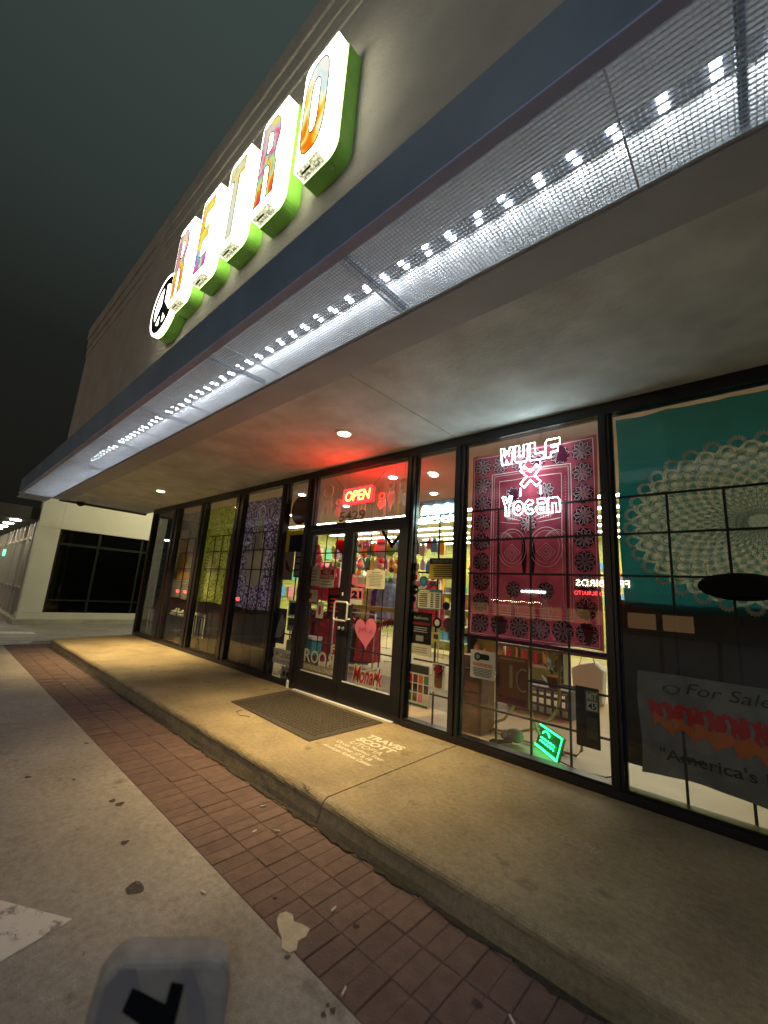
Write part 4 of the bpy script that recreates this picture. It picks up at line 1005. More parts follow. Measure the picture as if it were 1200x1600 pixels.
t, b = poster((494, 941, 505, 966), 'p_white', 'narrow white card with red oval low on left door', Y=YD); MB().prism(arc((b[0]+b[1])/2, (b[2]+b[3])/2, .03, .07, 0, 345, 23), YD-.002, YD-.001).build('oval', 'p_red', t)
t, b = poster((512, 918, 533, 962), 'p_black', 'black poster with red top band behind the door handle', Y=YD); block(t, b, .0, 1, .74, .97, 'p_maroon', Y=YD); lines(t, b, .15, .85, .1, .65, 4, 'p_red', YD)
t, b = poster((464.5, 1040, 525, 1058), 'p_tan', 'tan authorized dealer sticker low on the left door', 'sticker', Y=YD, px=False, ) if False else poster((-4.99, -4.31, .285, .385), 'p_tan', 'tan authorized dealer sticker at the foot of the left door', 'sticker', Y=YD, px=False)
text(t, 'lettering', 'AUTHORIZED DEALER', sub(b, .03, .97, .25, .85), YD-.004, 'p_white', .02)
text(t, 'big_letter', 'R', (-4.985, -4.83, .40, .575), YD-.002, 'p_cream', .012); text(t, 'big_letter', 'O', (-4.83, -4.665, .40, .575), YD-.0024, 'p_cream', .012); text(t, 'big_letter', 'O', (-4.66, -4.495, .40, .575), YD-.002, 'p_cream', .012); text(t, 'big_letter', 'R', (-4.49, -4.335, .40, .575), YD-.0024, 'p_cream', .012, mirror=True)
t = thing('sticker', 'pale letter F decal on left door above dealer sticker', 'sticker', (-4.36, YD, .6)); text(t, 'lettering', 'F', (-4.41, -4.33, .59, .70), YD, 'p_cream', .03)
# right leaf
t, b = poster((572, 891, 601.5, 920), 'p_cream', 'cream paper notice taped to the right door', Y=YD); lines(t, b, .1, .9, .12, .78, 8, 'p_grey', YD); block(t, b, .25, .75, .84, .89, 'p_grey', Y=YD)
t, b = poster((547.5, 918.5, 567, 936), 'p_pink', 'pink under 21 sign on the right door beside the handle', 'sign', Y=YD); text(t, 'lettering', 'UNDER', sub(b, .06, .94, .78, .97), YD-.003, 'p_white', .02); text(t, 'lettering', '21', sub(b, .1, .9, .08, .72), YD-.003, 'p_black', .05)
MB().box(b[0], b[1], YD, YD+.002, b[2]-.07, b[2]-.005).build('lower_strip', 'p_white', t)
t, b = poster((550, 897, 560, 914), 'p_pink', 'pink phone-shaped sticker on right door above under 21 sign', 'sticker', Y=YD, r=.02); block(t, b, .2, .8, .72, .88, 'p_white', Y=YD)
t, b = poster((556, 903, 571, 917), 'p_grey', 'grey and pink arch sticker on right door above under 21 sign', 'sticker', Y=YD+.004, r=.05); block(t, b, 0, 1, 0, .35, 'p_pink', Y=YD+.004)
def heart(cx, cz, w, h, n=40):
    return [(cx+w*.5*(math.sin(a)**3), cz+h*.5*((13*math.cos(a)-5*math.cos(2*a)-2*math.cos(3*a)-math.cos(4*a))/15.0)) for a in [2*PI*i/n for i in range(n)]]
t = thing('heart_poster', 'large pink paper heart with swirls on the right door', 'decoration', (-3.78, YD, .73))
hp = [(-3.79+(x*math.cos(.12)-z*math.sin(.12)), .93+(x*math.sin(.12)+z*math.cos(.12))) for x, z in heart(0, 0, .38, .40)]
V, F = fill2d([hp]); MB().add([(v[0], YD-.0005, v[1]) for v in V]+[(v[0], YD+.002, v[1]) for v in V], F+[tuple(len(V)+i for i in f) for f in F]).build('paper', 'p_pink', t)
cloth('p_rose', (.62, .07, .16), .2)
sw_ = MB()
for i in range(16):
    a = random.uniform(0, 6.28); r = .14*random.random()**.5; x, z = -3.79+r*math.cos(a), .96+r*math.sin(a)*.8; q = random.uniform(.012, .022)
    sw_.tube([(x+q*(1-k/14)*math.cos(k*.7), YD-.002, z+q*(1-k/14)*math.sin(k*.7)) for k in range(12)], .0018, 4)
sw_.build('swirls', 'p_rose', t)
t = thing('sticker', 'red script Monark sticker with white outline on right door', 'sticker', (-3.72, YD, .3))
mk = wbox(551, 1042, 598, 1070, YD)
q = (mk[0], mk[1], mk[2], mk[3])
text(t, 'outline', 'Monark', (q[0]-.016, q[1]+.016, q[2]-.016, q[3]+.016), YD+.001, 'p_white', .11, .001, .3, tilt=.02)
text(t, 'lettering', 'Monark', q, YD-.002, 'p_red', .018, .001, .3, tilt=.02)
MB().box(q[0]+.06, q[1]-.09, YD+.0005, YD+.002, q[2]-.03, q[2]-.005).build('tagline', 'p_cream', t)
# left side window
t = thing('round_sign', 'dark red round sign in the narrow window left of the doors', 'sign', (-5.55, .2, 2.45)); cb = wbox(456.5, 775, 483.5, 819, .2)
cx, cz = (cb[0]+cb[1])/2, (cb[2]+cb[3])/2; rr_ = (cb[3]-cb[2])/2
MB().lathe((cx, .2, cz), [(rr_*.97, -.012), (rr_, 0), (rr_, .012)], 36, 'y').build('disc', 'p_maroon', t)
sw_ = MB()
for k in range(7): sw_.tube([(cx-.16+.045*k+.03*math.cos(a), .185, cz+.03+.02*(k % 2)-.06*(k > 3)+.05*math.sin(a)) for a in [.6*j for j in range(9)]], .004, 4)
sw_.build('script', 'p_brown', t); MB().tube([(cx, .2, cz+rr_), (cx+.02, .2, 3.2)], .003, 4).build('hanging_wire', 'cable', t)
t, b = poster((447, 829, 484, 862), 'p_lemon', 'yellow framed navy poster in the narrow window left of doors'); block(t, b, .16, 1, .0, .80, 'p_navy')
t, b = poster((443, 862, 458, 906), 'p_grey', 'grey poster with dark bird shape under the yellow framed one'); MB().prism([(b[0]+.05, (b[2]+b[3])/2+.1), (b[0]+.10, (b[2]+b[3])/2+.06), (b[1]-.04, (b[2]+b[3])/2-.12), (b[0]+.08, (b[2]+b[3])/2-.05)], YG-.002, YG-.001).build('print', 'p_maroon', t)
t, b = poster((460, 860, 474, 902), 'p_dark', 'dark film-strip poster in the narrow window left of doors')
for i in range(4): block(t, b, .12, .88, .06+i*.235, .24+i*.235, 'p_grey')
t, b = poster((450.5, 938, 465, 964), 'p_white', 'small white poster with dark text beside the left door'); block(t, b, .15, .85, .12, .85, 'p_dark')
t, b = poster((449, 965, 463, 986), 'p_grey', 'small grey poster under the white one beside left door'); block(t, b, .1, .9, .4, .92, 'p_dark')
t, b = poster((425, 950, 446, 1005), 'p_dark', 'dim dark poster of a standing figure left of the doors'); MB().prism([(b[0]+.10, b[2]+.06), (b[0]+.30, b[2]+.10), (b[0]+.36, b[3]-.2), (b[0]+.25, b[3]-.08), (b[0]+.16, b[3]-.25)], YG-.002, YG-.001).build('print', 'p_grey', t)
t, b = poster((447, 1000, 459, 1017), 'p_olive', 'small olive box label above the white dealer sticker')
t, b = poster((421.5, 1014, 458, 1038), 'p_white', 'white PHOENICIA sticker with black leaf mark low left of doors', 'sticker'); text(t, 'lettering', 'PHOENICIA', sub(b, .28, .98, .45, .78), YG-.003, 'p_dark', .0); text(t, 'lettering', 'AUTHORIZED DEALER', sub(b, .34, .96, .16, .28), YG-.003, 'p_grey', .0)
MB().prism([(b[0]+.02, (b[2]+b[3])/2), (b[0]+.06, b[2]+.03), (b[0]+.11, (b[2]+b[3])/2), (b[0]+.065, b[3]-.03)], YG-.003, YG-.002).build('mark', 'p_black', t)
t, b = poster((439, 1042, 454, 1060), 'p_grey', 'small grey sticker with two dark ovals at the window foot', 'sticker')
for u in (.32, .7): q = sub(b, u-.13, u+.13, .15, .6); MB().prism(arc((q[0]+q[1])/2, (q[2]+q[3])/2, (q[1]-q[0])/2, (q[3]-q[2])/2, 0, 340, 17), YG-.002, YG-.001).build('oval', 'p_black', t)
# right side window
t, b = poster((671, 872, 714, 905), 'p_yellow', 'yellow WARNING sign high in the narrow window right of doors', 'sign'); block(t, b, 0, 1, .72, 1, 'p_dark'); text(t, 'lettering', 'WARNING', sub(b, .1, .9, .77, .94), YG-.003, 'p_grey', .02); lines(t, b, .08, .92, .08, .66, 6, 'p_dark')
t, b = poster((651.5, 921, 691, 952), 'p_cream', 'white and teal price chart sign right of the doors', 'sign')
for q in ((0, 1, .86, 1), (0, .05, 0, 1), (.95, 1, 0, 1), (0, 1, 0, .05)): block(t, b, *q, 'p_teal')
block(t, b, .1, .5, .88, .96, 'p_white', lift=.003)
for i in range(7):
    for u0, u1 in ((.1, .42), (.55, .66), (.74, .9)): block(t, b, u0, u1, .12+i*.105, .16+i*.105, 'p_dark', lift=.003)
def disc_sticker(px, py, r, m, label, ring=None, txt=None, Y=YG):
    p = atY(px, py, Y); t = thing('round_sticker', label, 'sticker', (p.x, Y, p.z-r)); MB().prism(arc(p.x, p.z, r, r, 0, 348, 29), Y, Y+.002).build('disc', m, t)
    if ring: MB().prism(arc(p.x, p.z, r*.55, r*.6, 0, 348, 29), Y-.0015, Y-.0005).build('emblem', ring, t)
    if txt: text(t, 'lettering', txt, (p.x-r*.75, p.x+r*.75, p.z-r*.35, p.z+r*.35), Y-.003, 'p_white', .03)
disc_sticker(662, 908, .06, 'p_blue', 'round blue sticker beside the price chart', 'p_teal'); disc_sticker(648, 921, .055, 'p_black', 'round black 21+ sticker left of price chart', None, '21+')
disc_sticker(650, 886, .05, 'p_grey', 'round grey sticker at top left of the narrow window'); disc_sticker(683, 973, .058, 'p_black', 'round black sticker with white leaf below the price chart', 'p_white'); disc_sticker(700, 975, .065, 'p_maroon', 'round brown sticker beside the black leaf sticker', 'p_dark')
disc_sticker(697, 947, .045, 'p_navy', 'small round purple sticker at lower right of price chart')
t, b = poster((646, 895, 655, 908), 'p_white', 'tiny white sticker with red digit beside blue disc', 'sticker'); block(t, b, .3, .7, .15, .85, 'p_red')
t, b = poster((644, 930, 650, 952), 'p_pink', 'narrow pink strip of stickers left of the price chart', 'sticker'); block(t, b, .1, .9, .55, .9, 'p_navy')
t, b = poster((641, 957, 674, 1006), 'p_black', 'tall black poster with red stripe right of the doors'); text(t, 'lettering', 'Authentic', sub(b, .15, .85, .78, .88), YG-.003, 'p_grey', .01); block(t, b, .08, .95, .60, .68, 'p_maroon'); lines(t, b, .15, .85, .35, .55, 3, 'p_grey'); block(t, b, .3, .65, .08, .26, 'p_grey')
t, b = poster((640, 1007, 673, 1024), 'p_cream', 'pale strip poster under the tall black poster'); lines(t, b, .1, .9, .2, .8, 3, 'p_grey')
t, b = poster((675, 988, 687, 1003), 'p_yellow', 'small yellow sticker under the black leaf disc', 'sticker'); block(t, b, .2, .8, .3, .8, 'p_dark')
t, b = poster((635, 1037, 671, 1105), 'p_white', 'white catalogue poster with rows of coloured products', r=.02); block(t, b, .05, .95, .78, .97, 'p_dark')
cols = ['p_red', 'p_maroon', 'p_orange', 'p_green', 'p_dark', 'p_black', 'p_brown', 'p_dark', 'p_green', 'p_brown', 'p_pink', 'p_cream']
for i in range(12):
    c_, r_ = i % 4, i//4; block(t, b, .06+c_*.235, .25+c_*.235, .55-r_*.215, .74-r_*.215, cols[i])
block(t, b, .05, .95, .02, .07, 'p_green')
t, b = poster((674.5, 1037, 695.5, 1083), 'p_white', 'white OPEN sign with dark red hand picture right of doors', 'sign'); text(t, 'lettering', 'OPEN', sub(b, .1, .9, .86, .97), YG-.003, 'p_black', .03)
q = sub(b, .5, .5, .2, .2); hx, hz = q[0], q[2]; hw = (b[1]-b[0])*.36
for k in range(5):
    a = math.radians(150-30*k); MB().tube([(hx+hw*.3*math.cos(a), YG-.006, hz+.13+hw*.3*math.sin(a)), (hx+hw*math.cos(a), YG-.006, hz+.15+hw*1.3*math.sin(a))], [.02, .012], 6).build('finger_print', 'p_maroon', t)
MB().prism(rrect(hx-.05, hx+.05, hz-.01, hz+.16, .03, 3), YG-.003, YG-.001).build('palm_print', 'p_brown', t)
# red tapestry window
t, b = poster((735, 1017, 773.6, 1061), 'p_white', 'white camera WARNING sign at lower left of tapestry window', 'sign')
text(t, 'lettering', 'WARNING', sub(b, .1, .9, .42, .56), YG-.003, 'p_orange', .03); lines(t, b, .1, .9, .06, .38, 6, 'p_dark')
q = sub(b, .12, .85, .62, .92); MB().prism(rrect(q[0]+.03, q[1]-.02, q[2]+.015, q[3]-.01, .02, 3), YG-.002, YG-.001).build('camera_picture', 'p_black', t); MB().prism(arc(q[0]+.05, (q[2]+q[3])/2, .04, .04, 0, 345, 15), YG-.003, YG-.0022).build('camera_lens', 'p_black', t); MB().prism(arc(q[0]+.05, (q[2]+q[3])/2, .024, .024, 0, 345, 15), YG-.0045, YG-.0035).build('camera_glass', 'p_grey', t)
t, b = poster((776, 1026, 825, 1102), 'p_brown', 'amber brown poster with large number ten behind lower glass', Y=.12); block(t, b, .42, .52, .35, .82, 'p_tan', Y=.12); MB().tube([(x, .117, z) for x, z in arc(sub(b, .85, 1, 0, 1)[0], (b[2]+b[3])/2+.02, .06, .10, 60, 300, 14)], .008, 5).build('digit', 'p_tan', t); lines(t, b, .1, .9, .9, .97, 1, 'p_tan', .12); block(t, b, .05, .95, .02, .16, 'p_maroon', Y=.12); block(t, b, .02, .1, .3, .85, 'p_maroon', Y=.12)
t, b = poster((900, 1074, 937, 1168), 'p_black', 'black MIT 45 poster at the lower right of tapestry window'); block(t, b, .42, .98, .60, .95, 'p_olive'); text(t, 'lettering', 'MIT', sub(b, .48, .92, .79, .92), YG-.003, 'p_cream', .02); block(t, b, .48, .92, .62, .77, 'p_cream', lift=.003); text(t, 'lettering', '45', sub(b, .54, .88, .64, .75), YG-.006, 'p_black', .02); block(t, b, .45, .9, .15, .5, 'p_dark')
# teal window: banner and dark oval
cloth('banner_cloth', (.26, .25, .215), .12, (.17, .165, .145), 6)
T = hung('banner', -.80, .56, .21, .95, .13, 'banner_cloth', 'pale cloth sales banner with red graffiti lettering low in right window', 'banner', amp=.014, s=6)
def cloth_text(T, body, box, m, bold=0, shear=0, off=.006):
    V, F = text_verts(body, bold, 0, 0, shear); xs = [v[0] for v in V]; ys = [v[1] for v in V]; ax, bx, ay, by = min(xs), max(xs), min(ys), max(ys); g = Ink(T, off)
    g.mb.add([g.pt(box[0]+(v[0]-ax)/(bx-ax)*(box[1]-box[0]), box[2]+(v[1]-ay)/(by-ay)*(box[3]-box[2])) for v in V], F); return g.build('lettering', m)
cloth_text(T, 'For Sale In', (-.49, .14, .825, .905), 'p_dark', .0, .25); cloth_text(T, '"America\'s Best', (-.68, .14, .335, .415), 'p_dark', .015)
g1 = Ink(T, .006); g2 = Ink(T, .008); g4 = Ink(T, .007)
top = [(-.735+.027*k, .735-.0012*k*k*.02+.014*math.sin(k*1.9)) for k in range(46)]; bot = [(-.70+.027*k, .56-.0035*k+.03*math.sin(k*1.25)+.02*math.sin(k*2.7)) for k in range(46)]
for k in range(45):
    m0, m1 = ((top[k][0]+bot[k][0])/2, (top[k][1]*.45+bot[k][1]*.55)), ((top[k+1][0]+bot[k+1][0])/2, (top[k+1][1]*.45+bot[k+1][1]*.55))
    g4.blob([m0, m1, top[k+1], top[k]]); g1.blob([bot[k], bot[k+1], m1, m0])
for k in range(9):
    x = -.64+k*.125; g2.line([(x, .70), (x+.012, .66), (x+.004, .60)], .020); g2.line([(x+.05, .62), (x+.058, .57)], .012); g2.line([(x+.062, .725), (x+.066, .69)], .009)
g4.build('graffiti_upper', 'p_red')
g1.build('graffiti_print', 'p_orange'); g2.build('graffiti_gaps', 'banner_cloth'); g3 = Ink(T, .006); g3.line(arc(-.58, .84, .05, .03, 0, 350, 16), .006, True); g3.line([(-.63, .86), (-.58, .80), (-.52, .865)], .006); g3.build('crest', 'p_dark')
p = atY(1152, 917, YG); t = thing('oval_sticker', 'large black oval decal on the right window over the medallion', 'sticker', (p.x, YG, p.z-.1))
MB().prism(arc(p.x+.02, p.z, .25, .10, 0, 352, 44), YG, YG+.002).build('decal', 'p_black', t); MB().tube([(x, YG-.001, z) for x, z in arc(p.x+.02, p.z, .235, .088, 0, 352, 44)], .002, 4, True).build('rim', 'p_dark', t)

# ================================================================== THINGS ON THE SHOP FLOOR BEHIND THE TAPESTRY WINDOW
pbr('brass', (.55, .42, .20), .35, metal=.6); pbr('crate_grey', (.10, .10, .10), .6); pbr('wood_red', (.22, .09, .05), .6, var=.3, scale=12)
t = thing('table_frame', 'brass table frame with curved crossing legs behind the lower glass', 'table', (-1.9, .75, 0))
def leg(pts, r=.016): MB().tube(pts, r, 8).build('leg', 'brass', t, smooth=True)
leg([(-1.90, .62, .95), (-1.90, .62, .45)]+[(-1.90+.34*(1-math.cos(a)), .62, .45-.44*math.sin(a)) for a in [PI/2*i/8 for i in range(1, 9)]])
leg([(-1.62, .72, .95), (-1.63, .72, .50)]+[(-1.63-.78*(1-math.cos(a)), .72, .50-.48*math.sin(a)) for a in [PI/2*i/9 for i in range(1, 10)]])
leg([(-2.62, .70, .03), (-2.40, .70, .06), (-2.22, .70, .16), (-2.10, .70, .32), (-2.05, .70, .5), (-2.05, .70, .95)])
for x in (-2.95, -2.75): leg([(x, 2.2, 0), (x, 2.2, 1.0)], .02)
leg([(-2.75, .64, .02), (-1.45, .64, .02), (-1.40, .64, .08), (-1.40, .64, .16)], .013); leg([(-1.12, .6, .02), (-1.12, .6, .9)], .018)
MB().box(-2.2, -1.1, .5, 1.05, .95, .975).build('top', 'wood_red', t, bevel=.005)
t = thing('plastic_crate', 'dark latticed plastic crate filled with small stones on the shop floor', 'crate', (-2.35, 2.2, 0))
for y in (1.95, 2.45):
    for i in range(9): MB().box(-2.75+i*.1-.012, -2.75+i*.1+.012, y-.01, y+.01, 0, .34).build('slat', 'crate_grey', t)
    for z in (.01, .12, .23, .33): MB().box(-2.77, -1.93, y-.012, y+.012, z-.015, z+.015).build('slat', 'crate_grey', t)
for x in (-2.77, -1.93):
    MB().box(x-.012, x+.012, 1.95, 2.45, 0, .345).build('side', 'crate_grey', t)
MB().box(-2.76, -1.94, 1.96, 2.44, .28, .30).build('filling', 'p_grey', t)
t = thing('potted_plant', 'dark leafy plant standing over the plastic crate', 'plant', (-2.2, 2.15, .3))
MB().lathe((-2.2, 2.15, .3), [(.07, 0), (.10, .16), (.105, .17)], 14).build('pot', 'p_brown', t)
pbr('leaf_dark', (.03, .07, .025), .5)
for k in range(26):
    a = random.uniform(0, 6.28); r = random.uniform(.06, .2); z = random.uniform(.42, .85); c = Vector((-2.2+r*.5*math.cos(a), 2.15+r*.5*math.sin(a), z-.1)); e_ = Vector((-2.2+r*math.cos(a), 2.15+r*math.sin(a), z)); sd_ = (e_-c).cross(Vector((0, 0, 1))).normalized()*.035
    MB().add([c, (c+e_)/2+sd_, e_, (c+e_)/2-sd_], [(0, 1, 2, 3)]).build('leaf', 'leaf_dark', t)
t = thing('wooden_cabinet', 'narrow reddish wooden cabinet at the left foot of the tapestry window', 'cabinet', (-2.5, .5, 0))
MB().box(-2.62, -2.36, .45, .75, 0, .80).build('body', 'wood_red', t, bevel=.006); MB().box(-2.60, -2.38, .437, .449, .06, .40).build('door', 'wood_red', t); MB().box(-2.60, -2.38, .437, .449, .43, .76).build('door', 'wood_red', t)
t = thing('paper_bag', 'white bag standing on the shop floor behind the tapestry', 'bag', (-2.0, 3.3, 0))
MB().prism([(-2.3, 0), (-1.9, 0), (-1.86, .5), (-1.98, .62), (-2.2, .56), (-2.33, .48)], 3.2, 3.42).build('body', 'p_white', t, bevel=.03); MB().tube([(-2.2, 3.2, .55), (-2.15, 3.19, .7), (-2.0, 3.19, .7), (-1.98, 3.2, .6)], .008, 6).build('handle', 'p_grey', t)
t = thing('stuffed_animal', 'small grey plush lying by the green sign on the floor', 'toy', (-2.0, .55, 0))
MB().lathe((-2.0, .5, .02), [(.02, 0), (.07, .02), (.085, .06), (.07, .11), (.02, .13)], 14).build('body', 'p_grey', t, smooth=True); MB().lathe((-2.09, .47, .03), [(.015, 0), (.045, .02), (.05, .05), (.03, .085), (.01, .095)], 12).build('head', 'p_grey', t, smooth=True)
for q in (-.02, .03): MB().tube([(-2.0, .45+q, .04), (-2.12, .38+q, .02), (-2.2, .36+q, .015)], .014, 6).build('leg', 'p_dark', t)

# small hanging things above and inside the doors
cloth('feather', (.85, .80, .72), .3)
def dreamcatcher(px, py, r, ln, label, Y=.3):
    p = atY(px, py, Y); t = thing('dreamcatcher', label, 'decoration', (p.x, Y, p.z-r-ln), 'dreamcatchers above the doors')
    MB().tube([(p.x+r*math.cos(a), Y, p.z+r*math.sin(a)) for a in [2*PI*i/18 for i in range(18)]], .013, 5, True).build('hoop', 'feather', t)
    w_ = MB()
    for i in range(9):
        a, b = 2*PI*i/9, 2*PI*(i+3)/9; w_.tube([(p.x+r*math.cos(a), Y, p.z+r*math.sin(a)), (p.x+r*math.cos(b), Y, p.z+r*math.sin(b))], .002, 4)
    w_.build('web', 'feather', t)
    for k, dx in enumerate((-.8, 0, .8)):
        for m_ in (0, 1):
            x = p.x+dx*r+.012*m_; z0 = p.z-r*(1-.5*abs(dx))-.02; z1 = z0-ln*random.uniform(.6, 1)
            MB().add([(x, Y, z0), (x-.032, Y-.005, (z0*.5+z1*.5)), (x, Y, z1), (x+.032, Y+.005, (z0*.45+z1*.55))], [(0, 1, 2, 3)]).build('feather', 'feather', t)
    MB().tube([(p.x, Y, p.z+r), (p.x, Y, 3.28)], .002, 4).build('string', 'cable', t)
dreamcatcher(514, 768, .11, .30, 'large pale dreamcatcher with long feathers left of OPEN sign'); dreamcatcher(529, 785, .05, .22, 'small feather dreamcatcher close to the left edge of OPEN sign'); dreamcatcher(597, 775, .05, .16, 'small feather dreamcatcher just right of OPEN sign')
dreamcatcher(612, 758, .05, .36, 'long narrow feather dreamcatcher right of OPEN sign'); dreamcatcher(632, 757, .08, .22, 'wide feather dreamcatcher at the right end of transom glass')
t = thing('number_decal', 'grey street number 5429 decal at foot of the transom glass', 'sticker', (-4.2, .064, 2.4)); text(t, 'lettering', '5429', (-4.52, -3.98, 2.405, 2.55), .066, 'p_grey', .02)
p = atY(536, 854, .5); t = thing('paper_heart', 'red honeycomb paper heart hanging behind the left door', 'decoration', (p.x, .5, p.z-.12))
mb = MB()
for k in range(12):
    a = PI*k/12; hh = heart(0, 0, .26, .26, 24); V = [(p.x+x*math.cos(a), .5+x*math.sin(a), p.z+z) for x, z in hh]; mb.add(V, [tuple(range(24))])
cloth('paper_red', (.75, .03, .04), .4); mb.build('honeycomb', 'paper_red', t); MB().tube([(p.x, .5, p.z+.08), (p.x, .5, 3.28)], .002, 4).build('string', 'cable', t)
p = atY(613, 838, .35); t = thing('heart_wreath', 'black heart shaped wreath behind the top of right door', 'decoration', (p.x, .35, p.z-.15))
MB().tube([(x, .35+.01*(i % 2), z) for i, (x, z) in enumerate(heart(p.x, p.z+.05, .36, .34, 30))], .022, 7, True).build('wreath', 'p_black', t); MB().tube([(p.x, .35, p.z+.1), (p.x, .35, 3.28)], .002, 4).build('string', 'cable', t)
p = atY(596, 859, .8); t = thing('plush_toy', 'white, pink and green plush hanging behind the right door', 'toy', (p.x, .8, p.z-.15))
cloth('plush_green', (.25, .62, .08), .2); cloth('plush_white', (.75, .72, .75), .2)
MB().lathe((p.x, .8, p.z-.13), [(.03, 0), (.10, .05), (.12, .12), (.09, .2), (.03, .24)], 16).build('body', 'plush_white', t, smooth=True)
MB().lathe((p.x+.03, .75, p.z+.06), [(.02, 0), (.07, .03), (.07, .07), (.02, .1)], 14).build('head', 'p_pink', t, smooth=True)
for sgn in (-1, 1): MB().lathe((p.x+sgn*.17, .82, p.z-.10), [(.02, 0), (.06, .04), (.07, .13), (.02, .22)], 12).build('wing', 'plush_green', t, smooth=True)
p = atY(568.5, 864, 1.0); t = thing('smiley_disc', 'small yellow smiley disc behind the right door', 'decoration', (p.x, 1, p.z-.06)); MB().lathe((p.x, 1, p.z), [(.06, -.01), (.065, 0)], 18, 'y').build('disc', 'p_lemon', t); MB().tube([(x, .985, z) for x, z in arc(p.x, p.z, .035, .035, 200, 340, 8)], .005, 4).build('smile', 'p_dark', t)
for q in (-.02, .02): MB().lathe((p.x+q, .988, p.z+.02), [(.006, -.003), (.006, 0)], 8, 'y').build('eye', 'p_dark', t)
# red tinsel figure and product box inside the left leaf
p = atY(493, 872, .45); t = thing('tinsel_tree', 'red sparkling tinsel cone hanging inside the left door', 'decoration', (p.x, .45, p.z-.3))
mb, mb2 = MB(), MB()
for i in range(900):
    s_ = random.random(); r = .03+.12*s_; a = random.uniform(0, 6.28); c = Vector((p.x+r*math.cos(a), .45+r*math.sin(a), p.z+.22-.45*s_)); d = Vector((random.gauss(0, 1), random.gauss(0, 1), random.gauss(0, 1))).normalized()*.03; n_ = d.cross(Vector((1, .3, .2))).normalized()*.006
    (mb if i % 3 else mb2).add([c-d-n_, c+d-n_, c+d+n_, c-d+n_], [(0, 1, 2, 3)])
tag(mb.build('strands', 'p_pink', t), kind='stuff'); tag(mb2.build('bright_strands', 'tinsel_shine', t), kind='stuff')
pb = wbox(474, 994, 491, 1022, .5); t = thing('display_box', 'teal and white product box inside the left door', 'box', ((pb[0]+pb[1])/2, .5, 0))
MB().box(pb[0], pb[1], .45, .65, pb[2], pb[3]-.05).build('body', 'p_teal', t); MB().box(pb[0]-.006, pb[1]+.006, .444, .656, pb[3]-.05, pb[3]).build('lid', 'p_white', t); MB().box(pb[0]+.02, pb[1]-.02, .47, .63, 0, pb[2]).build('stand', 'p_dark', t)
# small display pieces behind the far windows
pb = wbox(301, 958, 319, 997, .25); t = thing('display_card', 'white card with three bottle shapes low in lime tapestry window', 'poster', ((pb[0]+pb[1])/2, .25, 0)); MB().box(pb[0], pb[1], .25, .26, pb[2], pb[3]).build('sheet', 'p_white', t)
for i in range(3): MB().prism(rrect(pb[0]+.04+i*.13, pb[0]+.11+i*.13, pb[2]+.02, pb[2]+.45-.03*i, .02, 3), .246, .249).build('bottle_print', 'p_dark', t)
MB().box((pb[0]+pb[1])/2-.02, (pb[0]+pb[1])/2+.02, .26, .28, 0, pb[2]+.2).build('stand', 'p_dark', t)
for i in range(7):
    x = -10.4+i*.12; t = thing('figurine', 'small white figurine in a row behind the taupe tapestry window', 'figurine', (x, .24, .62), 'row of white figurines'); h = random.uniform(.10, .18)
    MB().lathe((x, .24, .62), [(.035, 0), (.03, h*.5), (.018, h*.7), (.025, h*.85), (.008, h)], 10).build('body', 'p_white', t, smooth=True)
tag(MB().box(-10.7, -9.5, .18, .295, .60, .62).build('display_ledge', 'p_dark'), 'dark narrow ledge carrying the white figurines', 'shelf')
t = thing('white_post', 'white vertical post standing behind the farthest window', 'post', (-11.6, .22, 0)); MB().lathe((-11.6, .22, 0), [(.07, 0), (.07, .62), (.05, .66), (.01, .67)], 14).build('post', 'p_white', t, smooth=True)

# ================================================================== ON THE SIDEWALK AND PAVEMENT
t = thing('door_mat', 'dark ribbed rubber mat on the sidewalk in front of the doors', 'mat', (-4.15, -.6, 0))
mx0, mx1, my0, my1 = -4.94, -3.29, -1.08, -.10
MB().add([(mx0, my0+.03, .002), (mx1, my0-.05, .002), (mx1+.02, my1, .002), (mx0-.13, my1+.0, .002), (mx0+.01, my0+.04, .010), (mx1-.01, my0-.04, .010), (mx1+.01, my1-.01, .010), (mx0-.12, my1-.01, .010)], [(0, 1, 5, 4), (1, 2, 6, 5), (2, 3, 7, 6), (3, 0, 4, 7), (4, 5, 6, 7)]).build('base', 'rubber_mat', t)
mb = MB()
for i in range(26):
    for j in range(16):
        x = mx0+.07+(mx1-mx0-.14)*(i+.5)/26; y = my0+.06+(my1-my0-.14)*(j+.5)/16; w, h = (.026, .009) if (i+j) % 2 else (.009, .024)
        mb.box(x-w, x+w, y-h, y+h, .0095, .0145); 
tag(mb.build('tread_pattern', 'rubber_mat', t), kind='stuff')
MB().tube([(-4.55, -1.11, .004), (-4.52, -1.20, .004), (-4.38, -1.24, .004), (-4.28, -1.17, .004)], .003, 4).build('loose_thread', 'cable', t)
def chalk_mat(name, a):
    m, tt, n, l, b = mat(name); b.inputs['Base Color'].default_value = (.72, .66, .52, 1); b.inputs['Roughness'].default_value = .9
    g = n.new('ShaderNodeNewGeometry'); o = n.new('ShaderNodeTexNoise'); o.inputs['Scale'].default_value = 55; l.new(g.outputs['Position'], o.inputs['Vector'])
    r = n.new('ShaderNodeMapRange'); r.inputs[1].default_value = .25; r.inputs[2].default_value = .42; r.inputs[4].default_value = a; l.new(o.outputs['Fac'], r.inputs[0]); l.new(r.outputs[0], b.inputs['Alpha']); return m
chalk_mat('chalk', .95); chalk_mat('chalk_faint', .22)
